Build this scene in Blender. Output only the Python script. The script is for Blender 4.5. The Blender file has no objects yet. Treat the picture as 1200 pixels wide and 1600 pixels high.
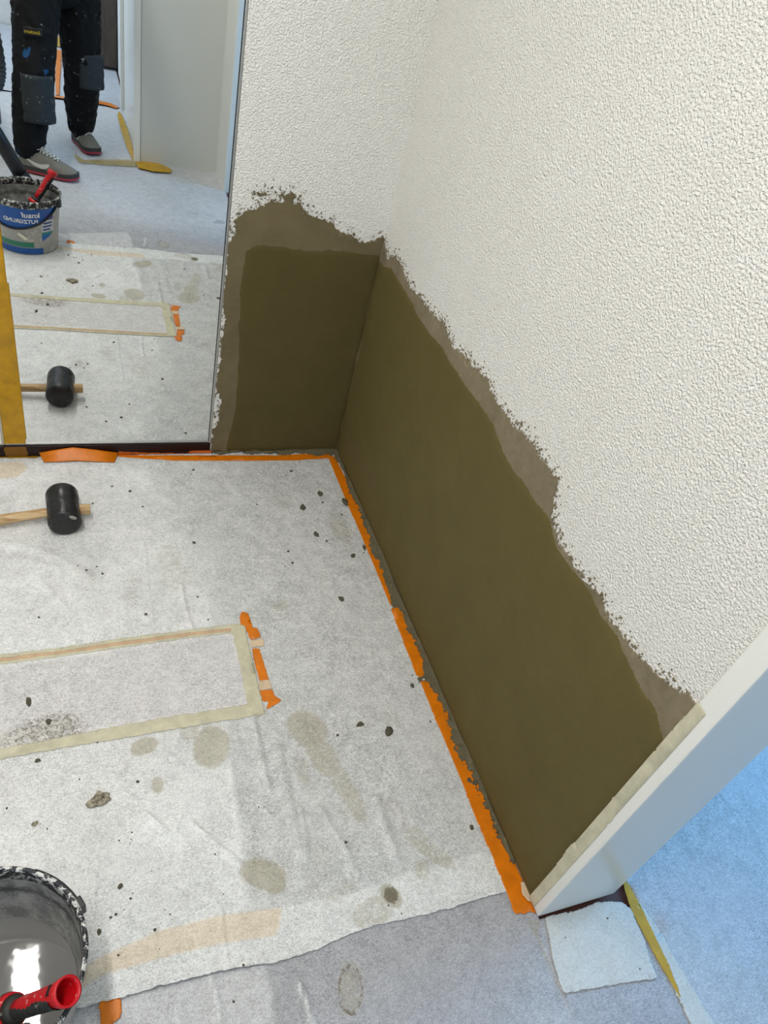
import bpy, bmesh, math, random
import numpy as np
from mathutils import Vector, Matrix

scn = bpy.context.scene
col = scn.collection
PI = math.pi
random.seed(7)

# ---------------------------------------------------------------- camera
cd = bpy.data.cameras.new('camera')
cam = bpy.data.objects.new('camera', cd)
col.objects.link(cam)
scn.camera = cam
cd.sensor_fit = 'VERTICAL'
cd.sensor_height = 32.0
cd.lens = 32.0 * 1139.9 / 1600.0
cd.clip_start = 0.02
_r = ((0.924698, -0.310276, 0.220594), (-0.050042, -0.673479, -0.737511), (0.377397, 0.670936, -0.638292))
_m = Matrix(((_r[0][0], -_r[1][0], -_r[2][0], -0.84384),
             (_r[0][1], -_r[1][1], -_r[2][1], -1.96282),
             (_r[0][2], -_r[1][2], -_r[2][2], 1.55),
             (0, 0, 0, 1)))
cam.matrix_world = _m

# ---------------------------------------------------------------- world, lights, exposure
scn.view_settings.view_transform = 'Standard'
scn.view_settings.look = 'None'
scn.view_settings.gamma = 1.0
scn.view_settings.use_curve_mapping = False
scn.view_settings.exposure = 0.0
world = bpy.data.worlds.new('world')
scn.world = world
world.use_nodes = True
world.node_tree.nodes['Background'].inputs[0].default_value = (0.42, 0.62, 1.0, 1)
world.node_tree.nodes['Background'].inputs[1].default_value = 0.6
scn.cycles.max_bounces = 10
scn.cycles.diffuse_bounces = 6
scn.cycles.sample_clamp_indirect = 8.0

def area_light(name, loc, direction, sx, sy, power, color):
    l = bpy.data.lights.new(name, 'AREA')
    l.shape = 'RECTANGLE'; l.size = sx; l.size_y = sy; l.energy = power; l.color = color
    o = bpy.data.objects.new(name, l); col.objects.link(o)
    o.location = loc
    o.rotation_euler = Vector(direction).to_track_quat('-Z', 'Z').to_euler()
    return o
LAMP_POWER = 29.5
CEIL_POWER = 8.0
WINDOW_POWER = 84.0
REAR_POWER = 52.0
# the strip lamp on the hall ceiling, the ceiling light further back, the windows of the next room and the far room
area_light('strip_lamp_light', (-1.19, -1.36, 2.446), (0, 0, -1), 0.1, 1.5, LAMP_POWER, (1.0, 0.965, 0.92))
area_light('round_lamp_light', (-0.95, -2.4, 2.44), (0, 0, -1), 0.5, 0.5, CEIL_POWER, (1.0, 0.965, 0.92))
area_light('next_room_window_light', (3.08, -0.9, 1.5), (-1, 0, -0.12), 1.8, 1.3, WINDOW_POWER, (0.20, 0.55, 1.0))
area_light('far_room_window_light', (-1.93, -4.7, 1.5), (1, 0, -0.2), 1.1, 1.2, REAR_POWER, (0.62, 0.78, 1.0))

# ---------------------------------------------------------------- helpers: properties and objects
def tag(o, label=None, cat=None, group=None, kind=None):
    if label: o['label'] = label
    if cat: o['category'] = cat
    if group: o['group'] = group
    if kind: o['kind'] = kind
    return o
def link_mesh(name, me, m=None, parent=None):
    o = bpy.data.objects.new(name, me); col.objects.link(o)
    if m: me.materials.append(m)
    if parent: o.parent = parent
    return o
def obj(name, bm, m=None, parent=None, smooth=False):
    me = bpy.data.meshes.new(name)
    bm.normal_update(); bm.to_mesh(me); bm.free()
    if smooth:
        me.polygons.foreach_set('use_smooth', [True] * len(me.polygons))
    return link_mesh(name, me, m, parent)
def empty(name, loc=(0, 0, 0)):
    o = bpy.data.objects.new(name, None); col.objects.link(o); o.location = loc
    o.empty_display_size = 0.05
    return o
def reparent(children, root):
    # children are modelled in world coordinates; keep them where they are under the root at its base
    for c in children:
        c.parent = root
        c.matrix_parent_inverse = Matrix.Translation(-Vector(root.location))
def box(bm, x0, x1, y0, y1, z0, z1, bevel=0.0):
    v = [bm.verts.new((x, y, z)) for x in (x0, x1) for y in (y0, y1) for z in (z0, z1)]
    fs = [bm.faces.new([v[i] for i in f]) for f in ((0, 1, 3, 2), (4, 6, 7, 5), (0, 4, 5, 1), (2, 3, 7, 6), (0, 2, 6, 4), (1, 5, 7, 3))]
    if bevel:
        es = list({e for f in fs for e in f.edges})
        bmesh.ops.bevel(bm, geom=es, offset=bevel, segments=2, affect='EDGES', profile=0.6)
def bx(*a, **k):
    bm = bmesh.new(); box(bm, *a, **k)
    bmesh.ops.recalc_face_normals(bm, faces=bm.faces)
    return bm
def frame_of(d):
    d = Vector(d).normalized()
    a = Vector((0, 0, 1)) if abs(d.z) < 0.9 else Vector((1, 0, 0))
    x = d.cross(a).normalized(); y = d.cross(x).normalized()
    return x, y
def tube(bm, pts, radii, seg=16, cap=True):
    pts = [Vector(p) for p in pts]
    rings = []
    x = None
    for i, p in enumerate(pts):
        d = (pts[min(i + 1, len(pts) - 1)] - pts[max(i - 1, 0)]).normalized()
        if x is None: x, y = frame_of(d)
        else:
            x = (x - d * x.dot(d)).normalized(); y = d.cross(x).normalized()
        r = radii[i] if hasattr(radii, '__len__') else radii
        rings.append([bm.verts.new(p + x * r * math.cos(2 * PI * k / seg) + y * r * math.sin(2 * PI * k / seg)) for k in range(seg)])
    for a, b in zip(rings, rings[1:]):
        for k in range(seg):
            bm.faces.new((a[k], a[(k + 1) % seg], b[(k + 1) % seg], b[k]))
    if cap:
        bm.faces.new(rings[0][::-1]); bm.faces.new(rings[-1])
    bmesh.ops.recalc_face_normals(bm, faces=bm.faces)
def lathe(bm, prof, cx, cy, seg=64, z0=0.0, closed=False):
    rings = []
    for r, z in prof:
        rings.append([bm.verts.new((cx + r * math.cos(2 * PI * k / seg), cy + r * math.sin(2 * PI * k / seg), z0 + z)) for k in range(seg)])
    pairs = list(zip(rings, rings[1:]))
    if closed: pairs.append((rings[-1], rings[0]))
    for a, b in pairs:
        for k in range(seg):
            bm.faces.new((a[k], a[(k + 1) % seg], b[(k + 1) % seg], b[k]))
    bmesh.ops.recalc_face_normals(bm, faces=bm.faces)

# ---------------------------------------------------------------- helpers: numpy noise, polygons, sheets
def vnoise(x, y, lam, seed=0):
    rng = np.random.default_rng(seed)
    G = rng.uniform(-1, 1, (256, 256))
    u = np.asarray(x) / lam + 1000.37; v = np.asarray(y) / lam + 1000.61
    i = np.floor(u).astype(int); j = np.floor(v).astype(int)
    fu = u - i; fv = v - j
    fu = fu * fu * (3 - 2 * fu); fv = fv * fv * (3 - 2 * fv)
    i0 = i % 256; i1 = (i + 1) % 256; j0 = j % 256; j1 = (j + 1) % 256
    return (G[i0, j0] * (1 - fu) + G[i1, j0] * fu) * (1 - fv) + (G[i0, j1] * (1 - fu) + G[i1, j1] * fu) * fv
def fbm(x, y, lam, seed=0, oct=3):
    s = 0; a = 1.0; t = 0
    for k in range(oct):
        s = s + a * vnoise(x, y, lam / 2 ** k, seed + k); t += a; a *= 0.55
    return s / t
def psd(x, y, poly):
    # signed distance to a polygon, positive inside
    x = np.asarray(x, float); y = np.asarray(y, float)
    d = np.full(x.shape, 1e9); ins = np.zeros(x.shape, bool)
    n = len(poly)
    for k in range(n):
        ax, ay = poly[k]; b = poly[(k + 1) % n]; bx_, by_ = b
        ex, ey = bx_ - ax, by_ - ay
        L = ex * ex + ey * ey + 1e-15
        t = np.clip(((x - ax) * ex + (y - ay) * ey) / L, 0, 1)
        d = np.minimum(d, np.hypot(x - ax - t * ex, y - ay - t * ey))
        c = ((ay > y) != (by_ > y)) & (x < ex * (y - ay) / (ey if abs(ey) > 1e-12 else 1e-12) + ax)
        ins ^= c
    return np.where(ins, d, -d)
def pline(x, y, pts):
    x = np.asarray(x, float); d = np.full(x.shape, 1e9)
    for (ax, ay), (b0, b1) in zip(pts, pts[1:]):
        ex, ey = b0 - ax, b1 - ay
        t = np.clip(((x - ax) * ex + (y - ay) * ey) / (ex * ex + ey * ey + 1e-15), 0, 1)
        d = np.minimum(d, np.hypot(x - ax - t * ex, y - ay - t * ey))
    return d
def upsample(A, k):
    h, w = A.shape
    yi = np.arange((h - 1) * k + 1) / k; xi = np.arange((w - 1) * k + 1) / k
    y0 = np.minimum(yi.astype(int), h - 2); x0 = np.minimum(xi.astype(int), w - 2)
    fy = (yi - y0)[:, None]; fx = (xi - x0)[None, :]
    a = A[y0][:, x0]; b = A[y0][:, x0 + 1]; c = A[y0 + 1][:, x0]; d = A[y0 + 1][:, x0 + 1]
    return (a * (1 - fx) + b * fx) * (1 - fy) + (c * (1 - fx) + d * fx) * fy
def sheet(name, polys, mapf, cell=0.0016, thick=0.0015, amp=0.0, lam=0.012, speck=0.0, hole=0.0, speck_lam=0.004, seed=1, mat=None, parent=None, height=None, damp=None, base=0.0, B=8, clip=None):
    """A thin layer with a ragged outline: cells of a fine grid are kept where the signed distance to the outline plus noise is positive."""
    P = [p for q in polys for p in q]
    m = max(0.01, speck * 1.5 + amp * 2)
    us = [p[0] for p in P]; vs = [p[1] for p in P]
    u0, u1, v0, v1 = min(us) - m, max(us) + m, min(vs) - m, max(vs) + m
    k = 4
    nu = int(math.ceil((u1 - u0) / (cell * k * 2))) * 2; nv = int(math.ceil((v1 - v0) / (cell * k * 2))) * 2
    cu = u0 + np.arange(nu + 1) * cell * k; cv = v0 + np.arange(nv + 1) * cell * k
    CU, CV = np.meshgrid(cu, cv, indexing='ij')
    sd = None
    for q in polys:
        s = psd(CU, CV, [(p[0], p[1]) for p in q])
        sd = s if sd is None else np.maximum(sd, s)
    F = upsample(sd, k)
    NU, NV = F.shape
    U = u0 + np.arange(NU) * cell; V = v0 + np.arange(NV) * cell
    Uc = (U[:-1] + cell / 2)[:, None] + np.zeros((1, NV - 1)); Vc = (V[:-1] + cell / 2)[None, :] + np.zeros((NU - 1, 1))
    Fc = (F[:-1, :-1] + F[1:, 1:]) / 2
    fld = Fc.copy()
    w = 1.0 if damp is None else damp(Uc, Vc)
    if amp: fld = fld + w * amp * (fbm(Uc, Vc, lam, seed, 3) * 1.6)
    if speck: fld = fld + w * speck * np.maximum(0, vnoise(Uc, Vc, speck_lam, seed + 20) * 0.6 + vnoise(Uc, Vc, speck_lam * 0.5, seed + 21) * 0.5 - 0.30) * 2.2
    if hole: fld = fld - w * hole * np.maximum(0, vnoise(Uc, Vc, speck_lam, seed + 30) * 0.6 + vnoise(Uc, Vc, speck_lam * 0.5, seed + 31) * 0.5 - 0.35) * 2.2
    inside = fld > 0
    if clip is not None: inside &= clip(Uc, Vc)
    inside[0, :] = inside[-1, :] = False; inside[:, 0] = inside[:, -1] = False
    # blocks fully inside become one quad
    nbu, nbv = (NU - 1) // B, (NV - 1) // B
    blk = inside[:nbu * B, :nbv * B].reshape(nbu, B, nbv, B).all(axis=(1, 3))
    fine = inside.copy()
    bi, bj = np.nonzero(blk)
    for a, b in zip(bi, bj): fine[a * B:(a + 1) * B, b * B:(b + 1) * B] = False
    fi, fj = np.nonzero(fine)
    def nid(i, j): return i * NV + j
    quads = [np.stack([nid(fi, fj), nid(fi + 1, fj), nid(fi + 1, fj + 1), nid(fi, fj + 1)], 1)]
    if len(bi):
        I, J = bi * B, bj * B
        quads.append(np.stack([nid(I, J), nid(I + B, J), nid(I + B, J + B), nid(I, J + B)], 1))
    top = np.concatenate(quads)
    off = NU * NV
    sides = []
    a, b = inside[:-1, :], inside[1:, :]
    for sel, rev in ((a & ~b, 0), (~a & b, 1)):
        i, j = np.nonzero(sel)
        q = np.stack([nid(i + 1, j), nid(i + 1, j + 1), nid(i + 1, j + 1) + off, nid(i + 1, j) + off], 1)
        sides.append(q[:, ::-1] if not rev else q)
    a, b = inside[:, :-1], inside[:, 1:]
    for sel, rev in ((a & ~b, 0), (~a & b, 1)):
        i, j = np.nonzero(sel)
        q = np.stack([nid(i, j + 1), nid(i + 1, j + 1), nid(i + 1, j + 1) + off, nid(i, j + 1) + off], 1)
        sides.append(q if not rev else q[:, ::-1])
    allq = np.concatenate([top] + sides)
    ids, inv = np.unique(allq, return_inverse=True)
    inv = inv.reshape(allq.shape)
    low = ids >= off; nn = ids % off
    ui = U[nn // NV]; vi = V[nn % NV]
    h = np.full(len(ids), thick)
    if height is not None: h = height(ui, vi, F[nn // NV, nn % NV])
    h = np.where(low, 0.0, h) + base
    X, Y, Z = mapf(ui, vi, h)
    co = np.stack([X, Y, Z], 1).astype(np.float32)
    me = bpy.data.meshes.new(name)
    me.vertices.add(len(co)); me.vertices.foreach_set('co', co.ravel())
    me.loops.add(inv.size); me.loops.foreach_set('vertex_index', inv.ravel().astype(np.int32))
    me.polygons.add(len(inv)); me.polygons.foreach_set('loop_start', np.arange(0, inv.size, 4, dtype=np.int32))
    me.update(calc_edges=True); me.validate()
    return link_mesh(name, me, mat, parent)
on_right = lambda u, v, h: (-h, u, v)
on_back = lambda u, v, h: (u, -h, v)
on_mirror = lambda u, v, h: (u, 0.0075 - h, v)
def grid_mesh(name, X, Y, Z, mat=None, parent=None, attr=None):
    n, m = X.shape
    co = np.stack([X, Y, Z], -1).reshape(-1, 3).astype(np.float32)
    i = np.arange(n - 1)[:, None] * m + np.arange(m - 1)[None, :]
    q = np.stack([i, i + m, i + m + 1, i + 1], -1).reshape(-1, 4)
    me = bpy.data.meshes.new(name)
    me.vertices.add(len(co)); me.vertices.foreach_set('co', co.ravel())
    me.loops.add(q.size); me.loops.foreach_set('vertex_index', q.ravel().astype(np.int32))
    me.polygons.add(len(q)); me.polygons.foreach_set('loop_start', np.arange(0, q.size, 4, dtype=np.int32))
    me.update(calc_edges=True); me.validate()
    me.polygons.foreach_set('use_smooth', [True] * len(me.polygons))
    if attr is not None:
        a = me.color_attributes.new('marks', 'FLOAT_COLOR', 'POINT')
        a.data.foreach_set('color', attr.reshape(-1, 4).astype(np.float32).ravel())
    return link_mesh(name, me, mat, parent)

# ---------------------------------------------------------------- materials
def lin(c):
    return tuple(((v / 255) / 12.92 if v / 255 <= 0.04045 else ((v / 255 + 0.055) / 1.055) ** 2.4) for v in c) + (1.0,)
class NT:
    def __init__(s, name):
        s.m = bpy.data.materials.new(name); s.m.use_nodes = True
        s.n = s.m.node_tree.nodes; s.l = s.m.node_tree.links; s.b = s.n['Principled BSDF']
        s.tc = s.n.new('ShaderNodeTexCoord').outputs['Object']
    def set(s, sock, v):
        if hasattr(v, 'is_linked') or hasattr(v, 'links'): s.l.new(v, s.b.inputs[sock])
        else: s.b.inputs[sock].default_value = v
        return s
    def noise(s, scale, detail=2.0, rough=0.5, dist=0.0, vec=None, stretch=None):
        v = vec or s.tc
        if stretch:
            mp = s.n.new('ShaderNodeMapping'); mp.inputs['Scale'].default_value = stretch
            s.l.new(v, mp.inputs[0]); v = mp.outputs[0]
        t = s.n.new('ShaderNodeTexNoise'); s.l.new(v, t.inputs['Vector'])
        t.inputs['Scale'].default_value = scale; t.inputs['Detail'].default_value = detail
        t.inputs['Roughness'].default_value = rough; t.inputs['Distortion'].default_value = dist
        return t.outputs['Fac']
    def voro(s, scale, rnd=1.0):
        t = s.n.new('ShaderNodeTexVoronoi'); s.l.new(s.tc, t.inputs['Vector']); t.inputs['Scale'].default_value = scale
        return t.outputs['Distance']
    def ramp(s, fac, stops):
        r = s.n.new('ShaderNodeValToRGB'); s.l.new(fac, r.inputs[0])
        e = r.color_ramp.elements
        while len(e) < len(stops): e.new(0.5)
        for k, (p, c) in enumerate(stops):
            e[k].position = p; e[k].color = c if hasattr(c, '__len__') else (c, c, c, 1)
        return r.outputs[0]
    def mix(s, fac, a, b, mode='MIX'):
        x = s.n.new('ShaderNodeMix'); x.data_type = 'RGBA'; x.blend_type = mode
        for sock, v in ((x.inputs[0], fac), (x.inputs[6], a), (x.inputs[7], b)):
            if hasattr(v, 'links'): s.l.new(v, sock)
            else: sock.default_value = v
        return x.outputs[2]
    def math(s, op, a, b=0.0, c=None):
        x = s.n.new('ShaderNodeMath'); x.operation = op
        for k, v in enumerate((a, b) if c is None else (a, b, c)):
            if hasattr(v, 'links'): s.l.new(v, x.inputs[k])
            else: x.inputs[k].default_value = v
        return x.outputs[0]
    def bump(s, h, dist, strength=1.0, normal=None):
        x = s.n.new('ShaderNodeBump'); x.inputs['Distance'].default_value = dist; x.inputs['Strength'].default_value = strength
        s.l.new(h, x.inputs['Height'])
        if normal: s.l.new(normal, x.inputs['Normal'])
        s.l.new(x.outputs[0], s.b.inputs['Normal'])
        return x.outputs[0]
    def attr(s, name):
        a = s.n.new('ShaderNodeAttribute'); a.attribute_name = name
        sp = s.n.new('ShaderNodeSeparateColor'); s.l.new(a.outputs['Color'], sp.inputs[0])
        return sp.outputs[0], sp.outputs[1], sp.outputs[2], a.outputs['Alpha']
def plain(name, c, rough=0.6, spec=0.5, metal=0.0, bump=None):
    t = NT(name); t.set('Base Color', lin(c)).set('Roughness', rough).set('Specular IOR Level', spec).set('Metallic', metal)
    if bump: t.bump(t.noise(bump[0], 3), bump[1])
    return t.m

# textured white wall
t = NT('stippled_white_paint')
n1 = t.noise(218, 2.0, 0.5, 0.2)
n2 = t.noise(90, 2.0, 0.5, 0.0)
h = t.math('ADD', t.ramp(n1, [(0.35, 0.0), (0.7, 1.0)]), t.math('MULTIPLY', n2, 0.35))
t.set('Base Color', t.mix(t.noise(6, 2), lin((243, 242, 237)), lin((239, 237, 231)))).set('Roughness', 0.85).set('Specular IOR Level', 0.25)
t.bump(h, 0.0035, 0.9)
M_WALL = t.m
M_WHITE = plain('white_gloss_paint', (232, 233, 228), 0.28, 0.5)
M_CEIL = plain('white_ceiling_paint', (235, 234, 228), 0.9, 0.2)
M_PANEL = plain('white_laminate', (208, 210, 205), 0.32, 0.4)
M_SUB = NT('reddish_wood')
M_SUB.set('Base Color', M_SUB.mix(M_SUB.noise(12, 3, 0.6, 0.5, stretch=(1, 8, 1)), lin((62, 30, 18)), lin((96, 52, 34)))).set('Roughness', 0.5); M_SUB = M_SUB.m
M_PLINTH = plain('dark_red_lacquer', (26, 4, 5), 0.35, 0.3)

# plaster, thin dry rim and wet coat
def plaster(name, c1, c2, streak, rough, spec):
    t = NT(name)
    n = t.noise(9, 4, 0.6)
    s = t.noise(60, 3, 0.6, 0.2, stretch=streak)
    g = t.noise(520, 2, 0.5)
    pits = t.ramp(t.voro(70), [(0.0, 0.0), (0.06, 1.0)])
    col_ = t.mix(t.ramp(t.math('ADD', t.math('MULTIPLY', n, 0.7), t.math('MULTIPLY', s, 0.3)), [(0.35, 0.0), (0.65, 1.0)]), lin(c1), lin(c2))
    spots = t.ramp(t.noise(210, 2, 0.5), [(0.70, 0.0), (0.74, 1.0)])
    col_ = t.mix(t.math('MULTIPLY', spots, 0.35), col_, lin([v * 0.5 for v in c1]))
    t.set('Base Color', col_).set('Roughness', rough).set('Specular IOR Level', spec)
    t.bump(t.math('ADD', t.math('MULTIPLY', s, 0.8), t.math('ADD', t.math('MULTIPLY', g, 0.35), t.math('MULTIPLY', pits, 0.0))), 0.0012, 0.5)
    return t.m
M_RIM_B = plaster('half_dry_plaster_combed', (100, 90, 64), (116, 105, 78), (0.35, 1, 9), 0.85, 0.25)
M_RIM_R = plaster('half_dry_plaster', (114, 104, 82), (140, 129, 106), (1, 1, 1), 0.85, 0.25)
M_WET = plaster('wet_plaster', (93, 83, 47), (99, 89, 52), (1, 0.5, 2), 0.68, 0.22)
M_WET_SHADE = plaster('wet_plaster_shaded_short_wall', (82, 73, 40), (88, 79, 45), (0.35, 1, 9), 0.68, 0.2)  # same wet plaster as the long wall, weaker light painted into its colour
t = NT('mortar_residue')
c = t.mix(t.noise(35, 4, 0.7), lin((74, 70, 50)), lin((112, 105, 82)))
c = t.mix(t.ramp(t.noise(150, 4, 0.75), [(0.60, 0.0), (0.68, 1.0)]), c, lin((158, 142, 104)))
t.set('Base Color', c).set('Roughness', 0.85).set('Specular IOR Level', 0.3); t.bump(t.noise(180, 4, 0.7), 0.002, 0.8); M_MORTAR = t.m
t = NT('mortar_crumb'); t.set('Base Color', t.mix(t.noise(160, 3), lin((66, 62, 48)), lin((98, 94, 78)))).set('Roughness', 0.9); t.bump(t.noise(400, 3), 0.001); M_CRUMB = t.m
t = NT('pale_mortar_chunk'); t.set('Base Color', t.mix(t.ramp(t.noise(120, 4, 0.65), [(0.38, 0.0), (0.6, 1.0)]), lin((98, 90, 72)), lin((176, 168, 150)))).set('Roughness', 0.9); t.bump(t.noise(260, 4), 0.002); M_CHUNK = t.m

# painter's fleece
def fleece(name, dark, light, marks=True, fib=(0.0, 1.0), gloss=0.55, tint=None):
    t = NT(name)
    def strand(ang, seed, sl=95, sw=620):
        # short fibres lying in one direction
        mp = t.n.new('ShaderNodeMapping'); mp.inputs['Rotation'].default_value = (0, 0, math.radians(ang)); mp.inputs['Location'].default_value = (seed, seed * 2.3, 0)
        t.l.new(t.tc, mp.inputs[0])
        m2 = t.n.new('ShaderNodeMapping'); m2.inputs['Scale'].default_value = (sl, sw, 1); t.l.new(mp.outputs[0], m2.inputs[0])
        q = t.n.new('ShaderNodeTexNoise'); t.l.new(m2.outputs[0], q.inputs['Vector']); q.inputs['Scale'].default_value = 1.0; q.inputs['Detail'].default_value = 1.5; q.inputs['Distortion'].default_value = 0.9
        return q.outputs['Fac']
    s1, s2, s3, s4 = strand(28, 1.1), strand(-31, 4.2), strand(84, 7.7), strand(-2, 9.1)
    f1 = t.math('ADD', t.math('MULTIPLY', t.math('MAXIMUM', s1, s2), 0.5), t.math('MULTIPLY', t.math('MAXIMUM', s3, s4), 0.5))
    f1 = t.math('ADD', t.math('MULTIPLY', t.math('SUBTRACT', f1, 0.545), 1.35), 0.5)
    f2 = t.noise(190, 3.0, 0.7, 1.8)
    f3 = t.noise(26, 3.0, 0.6, 0.6)
    f4 = t.noise(5, 2.0, 0.5, 0.3)
    v = t.math('ADD', t.math('MULTIPLY', f1, 0.55), t.math('ADD', t.math('MULTIPLY', f2, 0.30), t.math('MULTIPLY', f3, 0.15)))
    fac = t.ramp(v, [(0.40, 0.0), (0.50, 0.5), (0.60, 1.0)])
    c = t.mix(fac, lin(dark), lin(light))
    c = t.mix(t.math('MULTIPLY', t.ramp(f4, [(0.35, 0.0), (0.65, 1.0)]), 0.30), c, lin([v * 0.9 for v in light]))
    if marks:
        st, wh, di, pe = t.attr('marks')
        nz = t.noise(75, 3, 0.6)
        white = t.mix(t.ramp(v, [(0.38, 0.0), (0.56, 1.0)]), lin([min(255, q + 44) for q in dark]), lin((246, 247, 246)))
        c = t.mix(wh, c, white)
        def edge(a, lo=0.36, hi=0.66, w=0.85):
            return t.ramp(t.math('ADD', a, t.math('MULTIPLY', t.math('SUBTRACT', nz, 0.5), w)), [(lo, 0.0), (hi, 1.0)])
        c = t.mix(t.math('MULTIPLY', edge(st), t.math('MINIMUM', t.math('MULTIPLY', st, 0.75), 0.64)), c, t.mix(fac, lin((146, 139, 112)), lin((178, 171, 146))))
        spk = t.ramp(t.math('ADD', di, t.math('MULTIPLY', t.math('SUBTRACT', t.noise(110, 5, 0.85, 0.8), 0.5), 1.8)), [(0.58, 0.0), (0.74, 1.0)])
        c = t.mix(t.math('MULTIPLY', spk, 0.8), c, lin((98, 88, 66)))
        c = t.mix(t.math('MULTIPLY', pe, 0.62), c, t.mix(fac, lin((205, 180, 140)), lin((232, 214, 184))))
    fine = t.ramp(t.noise(330, 1, 0.4), [(0.755, 0.0), (0.79, 1.0)])
    c = t.mix(t.math('MULTIPLY', fine, 0.5), c, lin((95, 90, 76)))
    t.set('Base Color', c).set('Roughness', gloss).set('Specular IOR Level', 0.42)
    t.bump(t.math('ADD', f1, t.math('MULTIPLY', f3, 0.8)), 0.0011, 0.6)
    return t.m
M_FLEECE = fleece('painters_fleece', (138, 139, 138), (236, 237, 236))
M_FLEECE_H = fleece('hall_fleece', (128, 128, 131), (196, 196, 200))
M_FLEECE_N = fleece('next_room_fleece', (140, 142, 147), (214, 216, 222), marks=False, gloss=0.42)
M_FLEECE_S = fleece('threshold_fleece', (130, 130, 133), (196, 196, 200), marks=False)
M_SCRAP = fleece('thin_fleece_scrap', (186, 186, 182), (222, 221, 215), marks=False, gloss=0.7)
M_PATCH = fleece('patch_fleece', (158, 156, 156), (240, 238, 237))

def tape(name, c, rough=0.4, spec=0.45, wr=0.0006, vary=0.12, trans=0.0):
    t = NT(name)
    n = t.noise(30, 3, 0.6, 0.4)
    t.set('Base Color', t.mix(t.ramp(n, [(0.3, 0.0), (0.7, 1.0)]), lin([v * (1 - vary) for v in c]), lin(c))).set('Roughness', rough).set('Specular IOR Level', spec)
    t.bump(t.math('ADD', n, t.math('MULTIPLY', t.noise(220, 2), 0.25)), wr)
    if trans: t.set('Alpha', 1 - trans)
    return t.m
M_ORANGE = tape('orange_masking_tape', (228, 124, 0))
M_ORANGE_D = tape('orange_tape_over_dark_plinth', (196, 92, 14))
M_YELLOW = tape('yellow_masking_tape', (206, 158, 6), 0.35)
M_YELLOW2 = tape('yellow_masking_tape_on_mirror', (198, 148, 4), 0.32, vary=0.16, trans=0.06)
M_CREAM = tape('cream_crepe_tape', (212, 207, 180), 0.6, 0.3, 0.0012)
M_CREAM2 = tape('cream_crepe_tape_over_orange', (226, 200, 168), 0.6, 0.3, 0.001)
M_CREAM3 = tape('peach_crepe_tape', (232, 196, 160), 0.55, 0.3, 0.001, trans=0.25)

# ---------------------------------------------------------------- structure
def struct(name, bm, m, smooth=False):
    o = obj(name, bm, m, None, smooth); o['kind'] = 'structure'; return o
CEIL = 2.46
struct('floor', bx(-2.0, 3.2, -5.7, 1.5, -0.06, -0.004), M_SUB)
struct('ceiling', bx(-2.1, 3.3, -5.8, 1.6, CEIL, CEIL + 0.1), M_CEIL)
bm = bmesh.new()
box(bm, -0.449, 0.185, 0.0, 0.14, -0.004, CEIL)
box(bm, -2.0, -0.449, 0.03, 0.14, -0.004, CEIL)
box(bm, -2.0, -0.449, 0.0, 0.03, 2.06, CEIL)
struct('wall_back', bm, M_WALL)
bm = bmesh.new()
box(bm, 0.0, 0.185, -1.568, 0.0, -0.004, CEIL)
box(bm, 0.0, 0.185, -2.45, -1.60, 2.05, CEIL)
struct('wall_right', bm, M_WALL)
struct('wall_left', bx(-2.1, -2.0, -5.8, 0.14, -0.004, CEIL), M_WALL)
struct('wall_far', bx(-2.1, 0.5, -5.8, -5.65, -0.004, CEIL), M_WALL)
# white lined return behind the photographer, with the passage beside it
struct('wall_rear', bx(-0.445, 0.185, -3.74, -2.745, -0.004, CEIL), M_PANEL)
struct('wall_passage', bx(-0.445, 0.5, -5.65, -3.9, -0.004, CEIL), M_WALL)
# corner post and casings of the passage and of the right-hand door opening
bm = bmesh.new(); box(bm, -0.482, -0.447, -2.775, -2.735, 0.0, CEIL - 0.001, 0.003); struct('trim_1', bm, M_WHITE)
bm = bmesh.new(); box(bm, -0.466, -0.445, -3.76, -2.775, 0.0, CEIL - 0.001, 0.002); struct('trim_2', bm, M_WHITE)
bm = bmesh.new(); box(bm, -0.49, -0.43, -3.80, -3.745, 0.0, CEIL - 0.001, 0.004); struct('trim_3', bm, M_WHITE)
bm = bmesh.new()
box(bm, -0.008, 0.192, -1.607, -1.567, 0.012, 2.05, 0.004)
box(bm, -0.008, 0.192, -2.47, -2.43, 0.0, 2.05, 0.004)
box(bm, -0.008, 0.192, -2.47, -1.567, 2.05, 2.09, 0.004)
box(bm, -0.004, 0.185, -2.745, -2.47, 0.0, 2.09)
bmesh.ops.recalc_face_normals(bm, faces=bm.faces)
struct('door_1', bm, M_WHITE)
# the next room
struct('wall_next_room_north', bx(0.185, 3.2, 1.4, 1.5, -0.004, CEIL), M_WALL)
struct('wall_next_room_south', bx(0.185, 3.2, -3.6, -3.5, -0.004, CEIL), M_WALL)
bm = bmesh.new()
box(bm, 3.1, 3.2, -3.5, -1.8, -0.004, CEIL); box(bm, 3.1, 3.2, 0.0, 1.4, -0.004, CEIL)
box(bm, 3.1, 3.2, -1.8, 0.0, -0.004, 0.85); box(bm, 3.1, 3.2, -1.8, 0.0, 2.15, CEIL)
struct('wall_next_room_east', bm, M_WALL)
bm = bmesh.new()
for a in ((-1.8, -1.75, 0.85, 2.15), (-0.05, 0.0, 0.85, 2.15), (-0.93, -0.87, 0.85, 2.15), (-1.75, -0.05, 0.85, 0.9), (-1.75, -0.05, 2.1, 2.15)):
    box(bm, 3.12, 3.17, a[0], a[1], a[2], a[3])
w = struct('window_1', bm, M_WHITE)
tg = NT('window_glass'); tg.set('Base Color', (1, 1, 1, 1)).set('Roughness', 0.0).set('Transmission Weight', 1.0).set('IOR', 1.01)
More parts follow.
